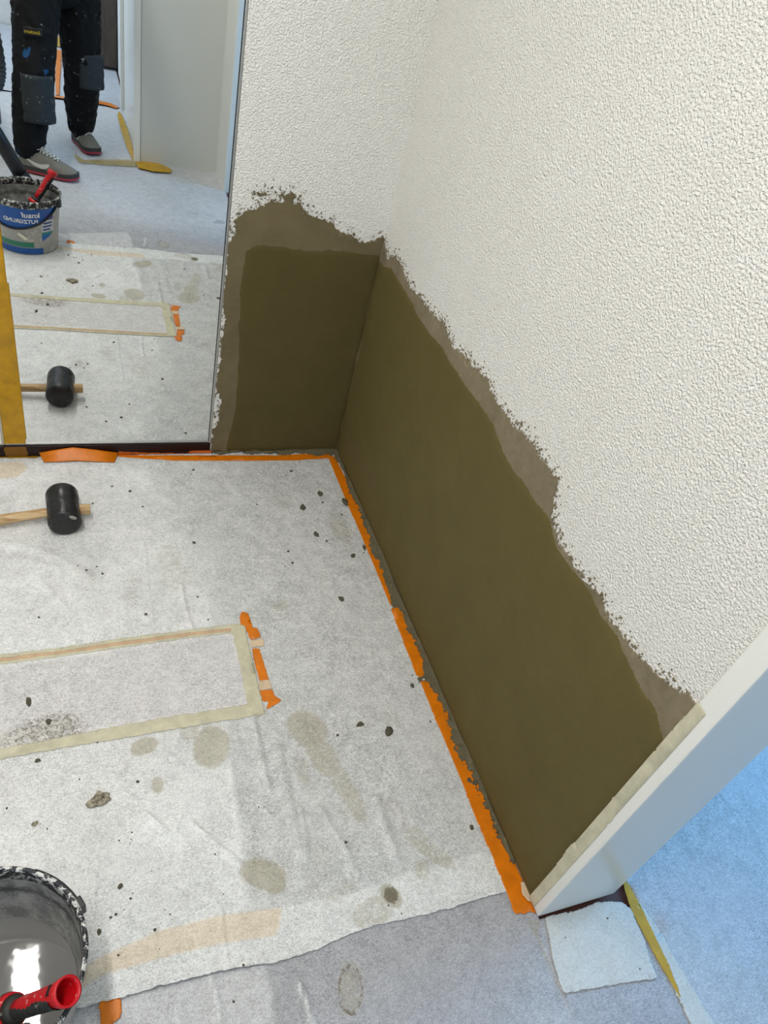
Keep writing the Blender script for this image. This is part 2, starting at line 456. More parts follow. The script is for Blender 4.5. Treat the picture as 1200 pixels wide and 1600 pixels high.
g = obj('window_pane', bx(3.14, 3.146, -1.75, -0.05, 0.9, 2.1), tg.m, w)
# plinth below the mirror doors
bm = bmesh.new(); box(bm, -2.0, -0.452, -0.003, 0.03, -0.003, 0.041, 0.001); struct('baseboard_back', bm, M_PLINTH)

# ---------------------------------------------------------------- fleece sheets on the floor
EDGE = [(-1.3668,-1.5576),(-1.1564,-1.5209),(-1.0198,-1.518),(-0.8915,-1.5349),(-0.8397,-1.5351),(-0.8025,-1.535),(-0.7087,-1.5372),(-0.6628,-1.5376),(-0.573,-1.5481),(-0.5327,-1.5497),(-0.4857,-1.5483),(-0.4269,-1.5378),(-0.3631,-1.536),(-0.3312,-1.5355),(-0.2621,-1.5403),(-0.1939,-1.542),(-0.1284,-1.5412),(-0.0502,-1.5416),(0.0113,-1.5482),(0.1206,-1.5633)]
EDGE_X = np.array([p[0] for p in EDGE]); EDGE_Y = np.array([p[1] for p in EDGE])
def edge_y(x):
    return np.interp(x, EDGE_X, EDGE_Y) + 0.0018 * vnoise(x, x * 0, 0.006, 5) + 0.002 * vnoise(x, x * 0, 0.02, 6)
RIDGES = [  # polyline, half width, height: creases of the film-backed fleece
    ([(-0.6716,-1.2527),(-0.6273,-1.3093),(-0.5858,-1.3587)], 0.0050, 0.0035),
    ([(-0.7602,-1.2109),(-0.7418,-1.2331),(-0.7251,-1.2574)], 0.004, 0.006),
    ([(-0.7089,-1.261),(-0.6835,-1.2219),(-0.6655,-1.1849)], 0.0035, 0.004),
    ([(-0.8581,-1.2864),(-0.8667,-1.3518),(-0.8757,-1.4403),(-0.8839,-1.4909)], 0.0035, 0.004),
    ([(-0.853,-1.444),(-0.8478,-1.4901),(-0.8461,-1.5373)], 0.0035, 0.005),
    ([(-0.6409,-1.4284),(-0.6432,-1.4886),(-0.6436,-1.5416)], 0.003, 0.004),
    ([(-0.7658,-1.4462),(-0.7654,-1.5011),(-0.7724,-1.539)], 0.003, 0.003),
    ([(-0.4992,-1.0224),(-0.5005,-1.0998),(-0.5003,-1.1731),(-0.4996,-1.2121)], 0.008, 0.005),
    ([(-0.4401,-1.27),(-0.4442,-1.3341),(-0.4529,-1.3803)], 0.006, 0.003),
    ([(-0.6118,-0.5845),(-0.6113,-0.6764),(-0.6042,-0.7362)], 0.004, 0.003),
    ([(-0.696,-0.4143),(-0.6995,-0.6088),(-0.6978,-0.7293)], 0.003, 0.002),
    ([(-0.9685,-0.5195),(-0.9232,-0.592),(-0.894,-0.6495)], 0.010, 0.003),
    ([(-0.2658,-1.2844),(-0.2672,-1.3447),(-0.2618,-1.4177)], 0.012, 0.005),
    ([(-0.4614,-1.1157),(-0.465,-1.227),(-0.4613,-1.358)], 0.014, 0.006),
    ([(-0.3983,-1.279),(-0.3736,-1.35),(-0.3558,-1.4365)], 0.009, 0.004),
    ([(-0.571,-1.0611),(-0.5748,-1.2039),(-0.5808,-1.3307)], 0.010, 0.003),
    ([(-1.0478,-0.381),(-0.9692,-0.4131),(-0.8983,-0.4689),(-0.8446,-0.5338)], 0.014, 0.004),
    ([(-0.8338,-0.2404),(-0.7689,-0.1869),(-0.7085,-0.1144),(-0.6832,-0.0355)], 0.013, 0.004),
    ([(-0.8347,-1.4508),(-0.8143,-1.4113),(-0.7951,-1.3692)], 0.012, 0.003),
]
PATCH = [(-1.4494,-0.7743),(-1.3928,-1.0686),(-1.0389,-1.0192),(-0.9142,-1.0092),(-0.7817,-1.0148),(-0.64,-1.0107),(-0.4709,-1.0131),(-0.4628,-0.9169),(-0.4679,-0.7599),(-0.4866,-0.7507),(-0.6063,-0.7529),(-0.7637,-0.7609),(-0.9106,-0.7644),(-1.0485,-0.7659)]
def Hf(x, y):
    x = np.asarray(x, float); y = np.asarray(y, float)
    wm = np.clip(-x / 0.10, 0, 1) * np.clip(-y / 0.10, 0, 1)
    pd = np.clip(np.minimum(1, np.maximum(0, -psd(x, y, PATCH)) / 0.04), 0.25, 1)
    z = 0.0016 + wm * pd * (0.0030 * (fbm(x, y, 0.22, 40, 3) + 0.6) + 0.0012 * (fbm(x * 1.4 + y * 0.5, y * 0.6, 0.045, 44, 3) + 0.5))
    for pl, w, h in RIDGES:
        d = pline(x, y, pl)
        z = z + wm * h * np.exp(-(d / w) ** 2)
    # long soft folds of the sheet near the mirror
    z = z + wm * pd * 0.0035 * np.exp(-((pline(x, y, [(-1.5, -0.32), (-1.15, -0.24), (-0.95, -0.19), (-0.8, -0.12), (-0.72, -0.04)])) / 0.02) ** 2)
    z = z + wm * pd * 0.0035 * np.exp(-((pline(x, y, [(-1.5, -0.52), (-1.12, -0.42), (-0.98, -0.46), (-0.85, -0.52)])) / 0.018) ** 2)
    z = z + wm * np.where(x < -0.55, 0.004 * np.exp(-((y - edge_y(x)) / 0.018) ** 2), 0.0022 * np.exp(-((y - edge_y(x)) / 0.012) ** 2))
    return np.maximum(z, 0.0012)
on_floor = lambda u, v, h: (u, v, Hf(u, v) + h)
flat_floor = lambda u, v, h: (u, v, 0.0014 + h)

# marks: R stain, G whiter double layer plus painted crease highlights and hall daylight, B dirt speckle, A peach tape showing through
ST = [(-0.7505,-1.0533,18,9,-8,0.95),(-0.5476,-1.3859,29,14,14,0.95),(-0.5292,-1.4057,15,12,0,0.85),(-0.6065,-1.0827,26,21,-35,0.95),(-0.6414,-1.0327,20,12,-10,0.6),(-0.7313,-1.1518,8,9,0,0.8),(-0.3782,-1.08,29,24,20,0.72),(-0.3586,-1.1575,20,27,-25,0.68),(-0.4162,-1.1838,10,20,10,0.52),(-0.3294,-1.2429,15,44,-14,0.62),(-0.1021,-0.4012,15,30,0,0.55),(-0.2577,-0.2591,18,14,0,0.5),(-0.2159,-0.614,12,14,0,0.42),(-0.359,-0.6913,12,8,0,0.6),(-0.4348,-0.1377,16,10,0,0.45),(-0.341,-0.3808,12,8,0,0.42),(-0.2645,-0.8241,10,8,0,0.35),(-0.2059,-1.3819,14,20,-50,0.55),(-0.1753,-1.432,30,10,35,0.62),(-0.232,-1.3102,22,8,45,0.5),(-0.2145,-1.4536,13,9,-30,0.6),(-0.2998,-1.4891,14,11,30,0.9),(-0.3463,-1.5095,34,14,-8,0.6),(-0.3966,-1.4555,28,8,-8,0.5),(-0.4731,-1.2435,24,6,-20,0.4),(-0.162,-1.0834,12,22,10,0.4),(-0.1645,-1.0904,18,8,0,0.35),(-0.4242,-1.3775,15,12,0,0.45),(-0.3356,-1.2955,20,14,0,0.45),(-0.6322,-0.477,18,22,20,0.5),(-0.6242,-0.5592,24,20,0,0.45),(-0.7458,-0.621,16,14,0,0.4),(-0.8603,-0.532,20,20,0,0.4),(-0.7334,-0.5631,16,10,0,0.4),(-0.7997,-1.1017,12,12,0,0.4),(-0.9653,-0.9788,40,22,-10,0.45),(-1.0267,-1.0921,12,18,0,0.4),(-0.7176,-0.7575,20,10,0,0.3)]
def ell(x, y, e, kx=0.0, ky=0.0):
    # ellipses are stored as centre, pixel half sizes, angle, strength; 1 px of this view is about 1.45 mm near the middle of the floor
    cx, cy, rx, ry, an, s = e
    d = math.hypot(math.hypot(cx + 0.84384, cy + 1.96282), 1.55); px = d / 1140.0
    a = math.radians(-an)
    dx = (x - cx) / px; dy = -(y - cy) / px * 0.68
    c0, s0 = 0.93, 0.37
    u = dx * c0 - dy * s0 * 0.2; v = dy
    uu = u * math.cos(a) - v * math.sin(a); vv = u * math.sin(a) + v * math.cos(a)
    q = np.sqrt((uu / rx) ** 2 + (vv / ry) ** 2)
    return s * np.clip((1.35 - q) / 0.55, 0, 1)
DIRT = [(-0.9653,-0.9788,48,22,-10,0.52),(-0.6363,-0.4664,26,26,30,0.42),(-0.6436,-0.5808,18,16,0,0.3),(-0.7457,-0.6188,12,14,0,0.5),(-0.7973,-0.4869,30,16,0,0.36),(-0.8524,-0.5329,22,18,0,0.36),(-0.7218,-0.4118,30,14,0,0.22),(-0.6077,-1.0907,26,22,-35,0.38),(-0.6428,-1.0324,22,12,-10,0.35),(-0.299,-1.4868,10,8,0,0.85),(-0.852,-0.7378,20,4,0,0.5),(-0.9135,-0.9607,16,12,0,0.3),(-0.8667,-0.1663,80,20,0,0.14),(-1.0153,-0.993,30,20,0,0.45),(-0.1268,-1.3907,60,30,0,0.1),(-0.4046,-1.1861,12,6,0,0.3),(-0.7733,-0.6765,16,8,0,0.3)]
PEACH = [[(-0.9212,-1.4861),(-0.868,-1.4638),(-0.7552,-1.4432),(-0.6482,-1.4433),(-0.5246,-1.457),(-0.5375,-1.4922),(-0.5476,-1.5037),(-0.6558,-1.4922),(-0.7598,-1.4897),(-0.8586,-1.4924),(-0.9165,-1.5124)], [(-1.1783,-0.023),(-1.0177,-0.0292),(-1.0031,-0.0606),(-1.0232,-0.0958),(-1.0603,-0.1058),(-1.1722,-0.1116)]]
WHITE_ZONE = [(-1.7282,0.0148),(-0.8813,-0.0153),(-0.6505,-0.0434),(-0.6137,-0.2558),(-0.5984,-0.3835),(-0.5638,-0.4268),(-0.5523,-0.627),(-0.5374,-0.784),(-0.5584,-1.0204),(-0.5693,-1.2201),(-0.5716,-1.3528),(-0.5801,-1.4458),(-0.5969,-1.5341),(-0.7652,-1.543),(-1.3687,-1.5494)]
WHITE_STRIP = [(-1.111,-1.5337),(-1.1176,-1.4583),(-0.8122,-1.4456),(-0.5751,-1.453),(-0.4857,-1.4591),(-0.364,-1.4633),(-0.2441,-1.4521),(-0.1525,-1.4528),(-0.0844,-1.45),(-0.0431,-1.4595),(0.0279,-1.5481),(-0.4703,-1.5534),(-0.709,-1.5393),(-0.922,-1.5401)]
xs = np.linspace(-1.98, -0.004, 495)
tt = np.linspace(0, 1, 430)
X = np.repeat(xs[:, None], len(tt), 1)
Y = -0.004 * (1 - tt[None, :]) + edge_y(xs)[:, None] * tt[None, :]
Z = Hf(X, Y)
A = np.zeros(X.shape + (4,))
for e in ST: A[..., 0] = np.maximum(A[..., 0], ell(X, Y, e))
A[..., 1] = np.maximum(np.clip((psd(X, Y, WHITE_ZONE) + 0.03 * fbm(X, Y, 0.15, 77, 3)) / np.where(Y > -0.62, 0.12, 0.02) + 0.5, 0, 1) * (0.62 + 0.5 * fbm(X, Y, 0.16, 71, 3)), 0.7 * np.clip(psd(X, Y, WHITE_STRIP) / 0.006 + 0.5, 0, 1))
for pl, w, h in RIDGES[:7]: A[..., 1] = np.maximum(A[..., 1], np.exp(-(pline(X, Y, pl) / (w * 0.9)) ** 2) * 1.0)  # crease highlights painted as white lines along the ridges
for e in DIRT: A[..., 2] = np.maximum(A[..., 2], ell(X, Y, e))
for p in PEACH: A[..., 3] = np.maximum(A[..., 3], np.clip(psd(X, Y, p) / 0.006 + 0.5, 0, 1))
o = grid_mesh('painters_fleece', X, Y, Z, M_FLEECE, None, A)
tag(o, 'large dirty white painters fleece lying along the wet plastered corner', 'floor cover')
FOOT = [(-0.4296,-1.6274)][0]
xs = np.arange(-1.98, 0.2401, 0.008); ys = np.arange(-3.78, -1.30, 0.008)
# hall sheet, below the first one, running back through the hall and over the right-hand threshold
ys = np.concatenate([np.arange(-3.78, -2.1, 0.02), np.arange(-2.1, -1.27, 0.006)])
X, Y = np.meshgrid(np.arange(-1.98, 0.0001, 0.006), ys, indexing='ij')
def Hh(x, y):
    z = 0.0004 + 0.0 * x
    back = np.clip((-1.62 - y) / 0.2, 0, 1)
    z = z + back * (0.0035 * (fbm(x, y, 0.3, 50, 3) + 0.7) + 0.0014 * (fbm(x + y * 0.4, y * 0.4, 0.05, 54, 2) + 0.5))
    for pl, w, h in (([(-0.6782,-1.54),(-0.6714,-1.5784),(-0.6688,-1.6193),(-0.6705,-1.6574)], 0.004, 0.005), ([(-0.5235,-1.5949),(-0.5151,-1.6309),(-0.5112,-1.6727)], 0.004, 0.005), ([(-0.727,-1.548),(-0.7387,-1.6001)], 0.003, 0.003)):
        z = z + h * np.exp(-(pline(x, y, pl) / w) ** 2) * np.clip((edge_y(x) - y) / 0.01, 0, 1)
    return z
Z = Hh(X, Y)
A = np.zeros(X.shape + (4,))
fx, fy = FOOT
u = (X - fx) * 0.95 - (Y - fy) * 0.31; v = (X - fx) * 0.31 + (Y - fy) * 0.95
ring = np.clip(1 - np.abs(np.hypot(u / 0.026, v / 0.046) - 0.85) / 0.34, 0, 1)
A[..., 2] = ring * 0.80
A[..., 0] = 0.8 * np.clip(1.6 - np.hypot(u / 0.026, v / 0.046), 0, 0.75)
A[..., 1] = np.maximum(0.5 * np.clip((-1.72 - Y) / 0.25, 0, 1) * (0.8 + 0.3 * fbm(X, Y, 0.3, 90, 2)), 0.45 * np.clip(psd(X, Y, [(-1.3783,-1.5078),(-0.709,-1.5393),(-0.5751,-1.5465),(-0.5751,-1.6043),(-0.5792,-1.6831),(-0.5969,-1.7338)]) / 0.006 + 0.5, 0, 1))  # first term whitens the rear hall, painted daylight spilling from the doorway
for pl in ([(-0.6782,-1.54),(-0.6714,-1.5784),(-0.6688,-1.6193),(-0.6705,-1.6574)], [(-0.5235,-1.5949),(-0.5151,-1.6309),(-0.5112,-1.6727)]):
    A[..., 1] = np.maximum(A[..., 1], np.exp(-(pline(X, Y, pl) / 0.003) ** 2))  # white lines stand in for the glint on the hall creases
A[..., 0] = np.maximum(A[..., 0], 0.62 * np.clip(psd(X, Y, [(-0.0324,-1.6012),(0.0124,-1.6072),(-0.006,-1.6755),(-0.0154,-1.747),(-0.0258,-1.7385),(-0.0292,-1.6695)]) / 0.006 + 0.5, 0, 1))
o = grid_mesh('hall_fleece', X, Y, Z, M_FLEECE_H, None, A)
tag(o, 'greyer fleece sheet in front of the torn edge, running back through the hall', 'floor cover')
ext = sheet('threshold_strip', [[(0.004,-1.6077),(0.0869,-1.6204),(0.1573,-1.6163),(0.2024,-1.6327),(0.219,-1.6422),(0.2268,-1.6998),(0.2309,-1.7736),(0.2284,-1.8159),(0.2296,-1.8497),(0.2261,-1.9617),(-0.1614,-1.9511)] + [(0.02, -2.44), (-0.02, -2.44), (-0.02, -1.63)]], lambda u, v, h: (u, v, 0.0006 + h), 0.004, 0.0012, mat=M_FLEECE_S)
tag(ext, 'grey fleece strip running through the doorway beside the yellow taped edge', 'floor cover')
# next room sheet
NEXT = [(0.2295,-1.5807),(0.2434,-1.5926),(0.2477,-1.6287),(0.2525,-1.6933),(0.2496,-1.7786),(0.2339,-1.8221),(0.2207,-1.9078)] + [(0.29, -2.4), (0.29, -3.45), (3.08, -3.45), (3.08, 1.38), (0.187, 1.38), (0.187, -1.5)]
o = sheet('room_fleece', [NEXT], lambda u, v, h: (u, v, 0.0005 + h + 0.004 * (vnoise(u, v, 0.25, 8) + 1) * np.clip((u - 0.3) / 0.2, 0, 1)), 0.01, 0.003, mat=M_FLEECE_N, B=4)
tag(o, 'bluish daylit fleece covering the floor beyond the door frame', 'floor cover')
o = sheet('fleece_edge_band', [[(0.2367,-1.6079),(0.2498,-1.6361),(0.2591,-1.6989),(0.2636,-1.7761),(0.2679,-1.8312),(0.2723,-1.906),(0.2207,-1.9078),(0.2207,-1.8438),(0.2207,-1.8127),(0.2253,-1.7649),(0.2241,-1.6861),(0.2253,-1.6302)]], lambda u, v, h: (u, v, 0.0036 + h), 0.003, 0.001, amp=0.001, mat=M_SCRAP)
tag(o, 'whiter doubled hem of the fleece beside the yellow tape at the doorway', 'floor cover')
# far room sheet
X, Y = np.meshgrid(np.linspace(-1.98, -0.46, 60), np.linspace(-5.63, -3.80, 70), indexing='ij')
o = grid_mesh('far_room_fleece', X, Y, 0.001 + 0.004 * (fbm(X, Y, 0.3, 60, 2) + 1), M_FLEECE_N)
tag(o, 'bluish fleece in the far room behind the person, seen only in the mirror', 'floor cover')

# scrap of fleece in front of the door frame
SCR = [(0.0111,-1.6094),(0.0458,-1.6115),(0.0867,-1.615),(0.1424,-1.6126),(0.1746,-1.6164),(0.2033,-1.6261),(0.219,-1.6422),(0.2132,-1.6716),(0.2135,-1.6964),(0.2056,-1.73),(0.195,-1.7762),(0.1278,-1.7655),(0.0541,-1.7553),(-0.0181,-1.7463),(-0.0172,-1.7259),(-0.0124,-1.7038),(-0.0107,-1.6839),(-0.0028,-1.664),(0.0038,-1.6434),(0.0074,-1.6252)]
o = sheet('fleece_scrap', [SCR], lambda u, v, h: (u, v, 0.0034 + h + 0.0015 * (vnoise(u, v, 0.05, 3) + 1)), 0.0016, 0.0012, amp=0.0012, lam=0.008, mat=M_SCRAP)
tag(o, 'torn square scrap of thin white fleece in front of the door frame', 'fleece scrap')

# ---------------------------------------------------------------- mirror doors
root = empty('mirror_door', (-0.76, 0.0, 0.042))
tag(root, 'tall mirror door with thin silver frame beside the plastered corner', 'mirror')
tm = NT('silvered_mirror'); tm.set('Base Color', (0.80, 0.82, 0.81, 1)).set('Metallic', 1.0).set('Roughness', 0.0)
M_ALU = plain('brushed_aluminium', (188, 188, 184), 0.35, 0.5, 0.85)
M_SEAM = plain('black_rubber_seam', (28, 28, 28), 0.6)
gl = obj('glass', bx(-1.06, -0.4565, 0.0078, 0.012, 0.047, 2.045), tm.m)
bm = bmesh.new()
box(bm, -0.4555, -0.4500, 0.001, 0.016, 0.042, 2.05, 0.0008)
box(bm, -1.06, -0.4555, 0.003, 0.016, 0.042, 0.0465, 0.0008)
box(bm, -1.06, -0.4555, 0.003, 0.016, 2.045, 2.05)
fr = obj('frame', bm, M_ALU)
sm = obj('seal', bx(-0.4570, -0.4553, 0.0052, 0.0125, 0.0465, 2.045), M_SEAM)
reparent([gl, fr, sm], root)
root = empty('mirror_door', (-1.4, 0.0, 0.042))
tag(root, 'second mirror door left of the yellow tape', 'mirror')
gl = obj('glass', bx(-1.70, -1.068, 0.0078, 0.012, 0.047, 2.045), tm.m)
bm = bmesh.new()
box(bm, -1.068, -1.062, 0.003, 0.016, 0.042, 2.05)
box(bm, -1.70, -1.068, 0.003, 0.016, 0.042, 0.0465)
box(bm, -2.0, -1.70, 0.003, 0.016, 0.042, 2.05)
fr = obj('frame', bm, M_ALU)
reparent([gl, fr], root)

# ---------------------------------------------------------------- plaster patches
BACK = [(-0.4482,0.0147),(-0.4453,0.0335),(-0.4451,0.0916),(-0.4282,0.1429),(-0.4315,0.2126),(-0.4496,0.2676),(-0.4407,0.3328),(-0.4469,0.3887),(-0.4431,0.4389),(-0.4411,0.5083),(-0.4503,0.5544),(-0.4484,0.5979),(-0.4466,0.6422),(-0.4492,0.6739),(-0.4512,0.7194),(-0.4327,0.7462),(-0.4263,0.7715),(-0.4332,0.79),(-0.4114,0.8129),(-0.3789,0.8317),(-0.3561,0.8444),(-0.3137,0.8541),(-0.2683,0.8591),(-0.2453,0.839),(-0.2348,0.819),(-0.1842,0.8152),(-0.1538,0.7928),(-0.1133,0.782),(-0.0718,0.7613),(-0.0278,0.7692),(-0.0186,0.7815),(-0.0088,0.7824)]
BACK = BACK + [(0.0, BACK[-1][1]), (0.0, 0.006), (-0.445, 0.006)]
BISL = [[(-0.3901,0.8708),(-0.3712,0.8696),(-0.3531,0.8766),(-0.3585,0.8643),(-0.3802,0.8586)], [(-0.3222,0.8785),(-0.3071,0.8701),(-0.2922,0.8768),(-0.2703,0.8725),(-0.2763,0.865),(-0.3054,0.8584),(-0.317,0.8656)]]
damp_mid = lambda u, v: np.where(v < 0.03, 0.15, 1.0) * np.where(u > -0.006, 0.1, 1.0)
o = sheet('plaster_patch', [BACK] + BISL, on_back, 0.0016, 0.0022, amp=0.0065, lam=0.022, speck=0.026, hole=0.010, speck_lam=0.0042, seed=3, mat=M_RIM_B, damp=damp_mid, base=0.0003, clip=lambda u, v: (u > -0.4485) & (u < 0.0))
tag(o, 'dark olive plaster patch between the mirror and the room corner', 'plaster patch')
BIN = [(-0.3987,0.0081),(-0.3837,0.1783),(-0.3843,0.2759),(-0.393,0.4128),(-0.4048,0.6185),(-0.4005,0.6854),(-0.3958,0.7098),(-0.3726,0.7265),(-0.355,0.73),(-0.2973,0.7333),(-0.2442,0.725),(-0.102,0.7357),(-0.0418,0.7332),(-0.0112,0.732)]
BIN = BIN + [(-0.001, BIN[-1][1]), (-0.001, 0.010), (BIN[0][0], 0.010)]
def bin_h(u, v, sd):
    h = 0.0022 * np.clip(sd / 0.012, 0.1, 1)
    for bx_, bz_ in [(-0.2064,0.5301),(-0.2351,0.4238),(-0.169,0.3968),(-0.0597,0.2056),(-0.1307,0.1582),(-0.1046,0.1235),(-0.1976,0.1266),(-0.2731,0.3724)]:
        h = h + 0.0022 * np.exp(-((u - bx_) ** 2 + (v - bz_) ** 2) / 0.0035 ** 2)
    h = h + 0.0006 * fbm(u, v, 0.05, 9, 3)
    return h
ch = sheet('wet_coat', [BIN], lambda u, v, h: (u, -0.0021 - h, v), 0.0022, 0.002, amp=0.003, lam=0.03, seed=5, mat=M_WET_SHADE, height=bin_h, damp=damp_mid, B=2)
ch['label'] = 'darker smooth wet plaster'
ch.parent = o

RIGHT = [(-0.0071,0.7719),(-0.0523,0.7421),(-0.079,0.762),(-0.1038,0.7752),(-0.1391,0.7727),(-0.2016,0.7613),(-0.2514,0.7505),(-0.3031,0.7564),(-0.3698,0.7583),(-0.4306,0.764),(-0.4917,0.7711),(-0.5311,0.7583),(-0.5681,0.7536),(-0.6205,0.7642),(-0.6775,0.765),(-0.7395,0.7792),(-0.7667,0.7667),(-0.8063,0.7599),(-0.8555,0.7608),(-0.8885,0.7596),(-0.9451,0.7735),(-0.9884,0.7741),(-1.0267,0.7719),(-1.0702,0.7751),(-1.0849,0.7665),(-1.0893,0.7341),(-1.1041,0.7256),(-1.1095,0.7017),(-1.1466,0.6886),(-1.1544,0.6788),(-1.185,0.6797),(-1.2311,0.6786),(-1.2633,0.6748),(-1.2952,0.6875),(-1.3273,0.6895),(-1.351,0.6738),(-1.3744,0.6847),(-1.3836,0.6786),(-1.413,0.6806),(-1.436,0.6843),(-1.468,0.6973),(-1.502,0.7008),(-1.5337,0.7116),(-1.5453,0.7284),(-1.5624,0.7316)]
RIGHT = [(-0.001, RIGHT[0][1])] + RIGHT + [(-1.5675, RIGHT[-1][1]), (-1.5675, 0.004), (-0.001, 0.004)]
damp_r = lambda u, v: np.where(v < 0.03, 0.12, 1.0) * np.where(u > -0.006, 0.1, 1.0) * np.where(u < -1.55, 0.1, 1.0)
o = sheet('plaster_patch', [RIGHT], on_right, 0.0016, 0.0022, amp=0.0055, lam=0.02, speck=0.026, hole=0.008, speck_lam=0.0038, seed=13, mat=M_RIM_R, damp=damp_r, base=0.0003, clip=lambda u, v: (u > -1.568) & (u < -0.002))
tag(o, 'long dark olive plaster patch on the right wall, ending at the door frame', 'plaster patch')
RIN = [(-0.0447,0.7191),(-0.0998,0.741),(-0.1908,0.7315),(-0.2872,0.7296),(-0.3461,0.718),(-0.4284,0.7174),(-0.5105,0.7285),(-0.574,0.7181),(-0.6644,0.7166),(-0.7505,0.7179),(-0.8269,0.7199),(-0.8887,0.6966),(-0.9424,0.6902),(-1.0006,0.6949),(-1.0396,0.6905),(-1.0736,0.6947),(-1.1056,0.6998),(-1.1406,0.6828),(-1.1651,0.672),(-1.2244,0.6715),(-1.2847,0.6775),(-1.3122,0.672),(-1.3339,0.6675),(-1.3733,0.6729),(-1.4043,0.6659),(-1.4465,0.6592),(-1.477,0.651),(-1.5207,0.6511),(-1.5537,0.6333),(-1.5696,0.625)]
RIN = [(-0.002, RIN[0][1])] + RIN + [(-1.566, RIN[-1][1] - 0.03), (-1.566, 0.010), (-0.002, 0.010)]
def rin_h(u, v, sd):
    return 0.0025 * np.clip(sd / 0.014, 0.08, 1) + 0.0008 * fbm(u, v, 0.12, 19, 3)
ch = sheet('wet_coat', [RIN], lambda u, v, h: (-0.0021 - h, u, v), 0.0026, 0.002, amp=0.0035, lam=0.035, seed=15, mat=M_WET, height=rin_h, damp=damp_r, B=2)
ch['label'] = 'darker smooth wet plaster'
ch.parent = o

# stray mortar blobs stuck on the white wall texture
def blob(x, y, z, r, flat, seed, mat, name='mortar_crumb', sub=2, ax=(1, 1)):
    rnd = random.Random(seed)
    bm = bmesh.new()
    bmesh.ops.create_icosphere(bm, subdivisions=sub, radius=1.0)
    k = [rnd.uniform(0, 6.28) for _ in range(6)]
    ang = rnd.uniform(0, PI)
    for v in bm.verts:
        p = v.co
        f = 1 + 0.22 * math.sin(3.1 * p.x + k[0]) * math.sin(2.7 * p.y + k[1]) + 0.15 * math.sin(6.3 * p.y + k[2]) * math.cos(5.1 * p.z + k[3]) + rnd.uniform(-0.09, 0.09)
        q = Vector((p.x * f * r * ax[0], p.y * f * r * ax[1], max(p.z, -0.35) * f * r * flat))
        c, s = math.cos(ang), math.sin(ang)
        if ax == (1, 1): q.x, q.y = q.x * c - q.y * s, q.x * s + q.y * c
        v.co = q
    o = obj(name, bm, mat)
    o.location = (x, y, z + r * flat * 0.3)
    return o

# ---------------------------------------------------------------- mortar residue along the foot of the walls
FR = [(-0.024,-0.0166),(-0.0148,-0.0607),(-0.0087,-0.1143),(-0.0097,-0.1663),(-0.022,-0.2392),(-0.0161,-0.2656),(-0.0126,-0.3137),(-0.0138,-0.3756),(-0.0171,-0.4351),(-0.0328,-0.525),(-0.023,-0.5536),(-0.0225,-0.5969),(-0.0315,-0.679),(-0.0323,-0.7288),(-0.0187,-0.7477),(-0.019,-0.8374),(-0.0148,-0.9054),(-0.0217,-0.9687),(-0.0502,-0.989),(-0.0266,-1.0012),(-0.0164,-1.0514),(-0.0158,-1.1003),(-0.0183,-1.1377),(-0.025,-1.1967),(-0.0377,-1.2013),(-0.0206,-1.2362),(-0.0087,-1.2931),(-0.0141,-1.3506),(-0.015,-1.3927),(-0.0095,-1.4168),(-0.012,-1.4637),(-0.0069,-1.4937),(-0.0043,-1.5308)]
FR = FR + [(-0.002, FR[-1][1]), (-0.002, -0.002), (FR[0][0], -0.002)]
def fil_h(u, v, sd):
    return 0.0012 + 0.0075 * np.clip(1 + u / 0.03, 0, 1) ** 1.5 + 0.0045 * np.maximum(0, fbm(u, v, 0.012, 33, 3)) * np.clip(sd / 0.004, 0, 1)
o = sheet('mortar_residue', [FR], lambda u, v, h: (u, v, 0.0028 + h), 0.0016, 0.004, amp=0.0075, lam=0.014, speck=0.008, speck_lam=0.004, hole=0.004, seed=23, mat=M_MORTAR, height=fil_h, damp=lambda u, v: np.where(u > -0.008, 0, 1), B=2)
tag(o, 'grey mortar residue smeared along the foot of the long plastered wall', 'mortar')
FB = [(-0.446,0.0212),(-0.4417,-0.0069),(-0.4152,-0.0147),(-0.3863,-0.0086),(-0.3754,0.0051),(-0.3543,0.0009),(-0.3139,-0.018),(-0.2722,-0.0087),(-0.2507,-0.013),(-0.223,-0.0103),(-0.1954,-0.0291),(-0.1709,-0.0119),(-0.1142,-0.0174),(-0.0891,-0.0291),(-0.0723,-0.0369),(-0.044,-0.0196),(-0.028,-0.0311),(-0.0029,-0.0098)]
FB = FB + [(-0.002, -0.003), (-0.446, -0.003)]
o = sheet('mortar_residue', [FB], lambda u, v, h: (u, v, 0.0028 + h), 0.0016, 0.004, amp=0.0035, lam=0.015, speck=0.006, hole=0.004, speck_lam=0.005, seed=27, mat=M_MORTAR,
          height=lambda u, v, sd: 0.0012 + 0.006 * np.clip(1 + v / 0.022, 0, 1) + 0.002 * np.maximum(0, fbm(u, v, 0.012, 34, 3)), damp=lambda u, v: np.where(v > -0.006, 0, 1), B=2)
tag(o, 'grey mortar residue at the foot of the short wall beside the mirror', 'mortar')

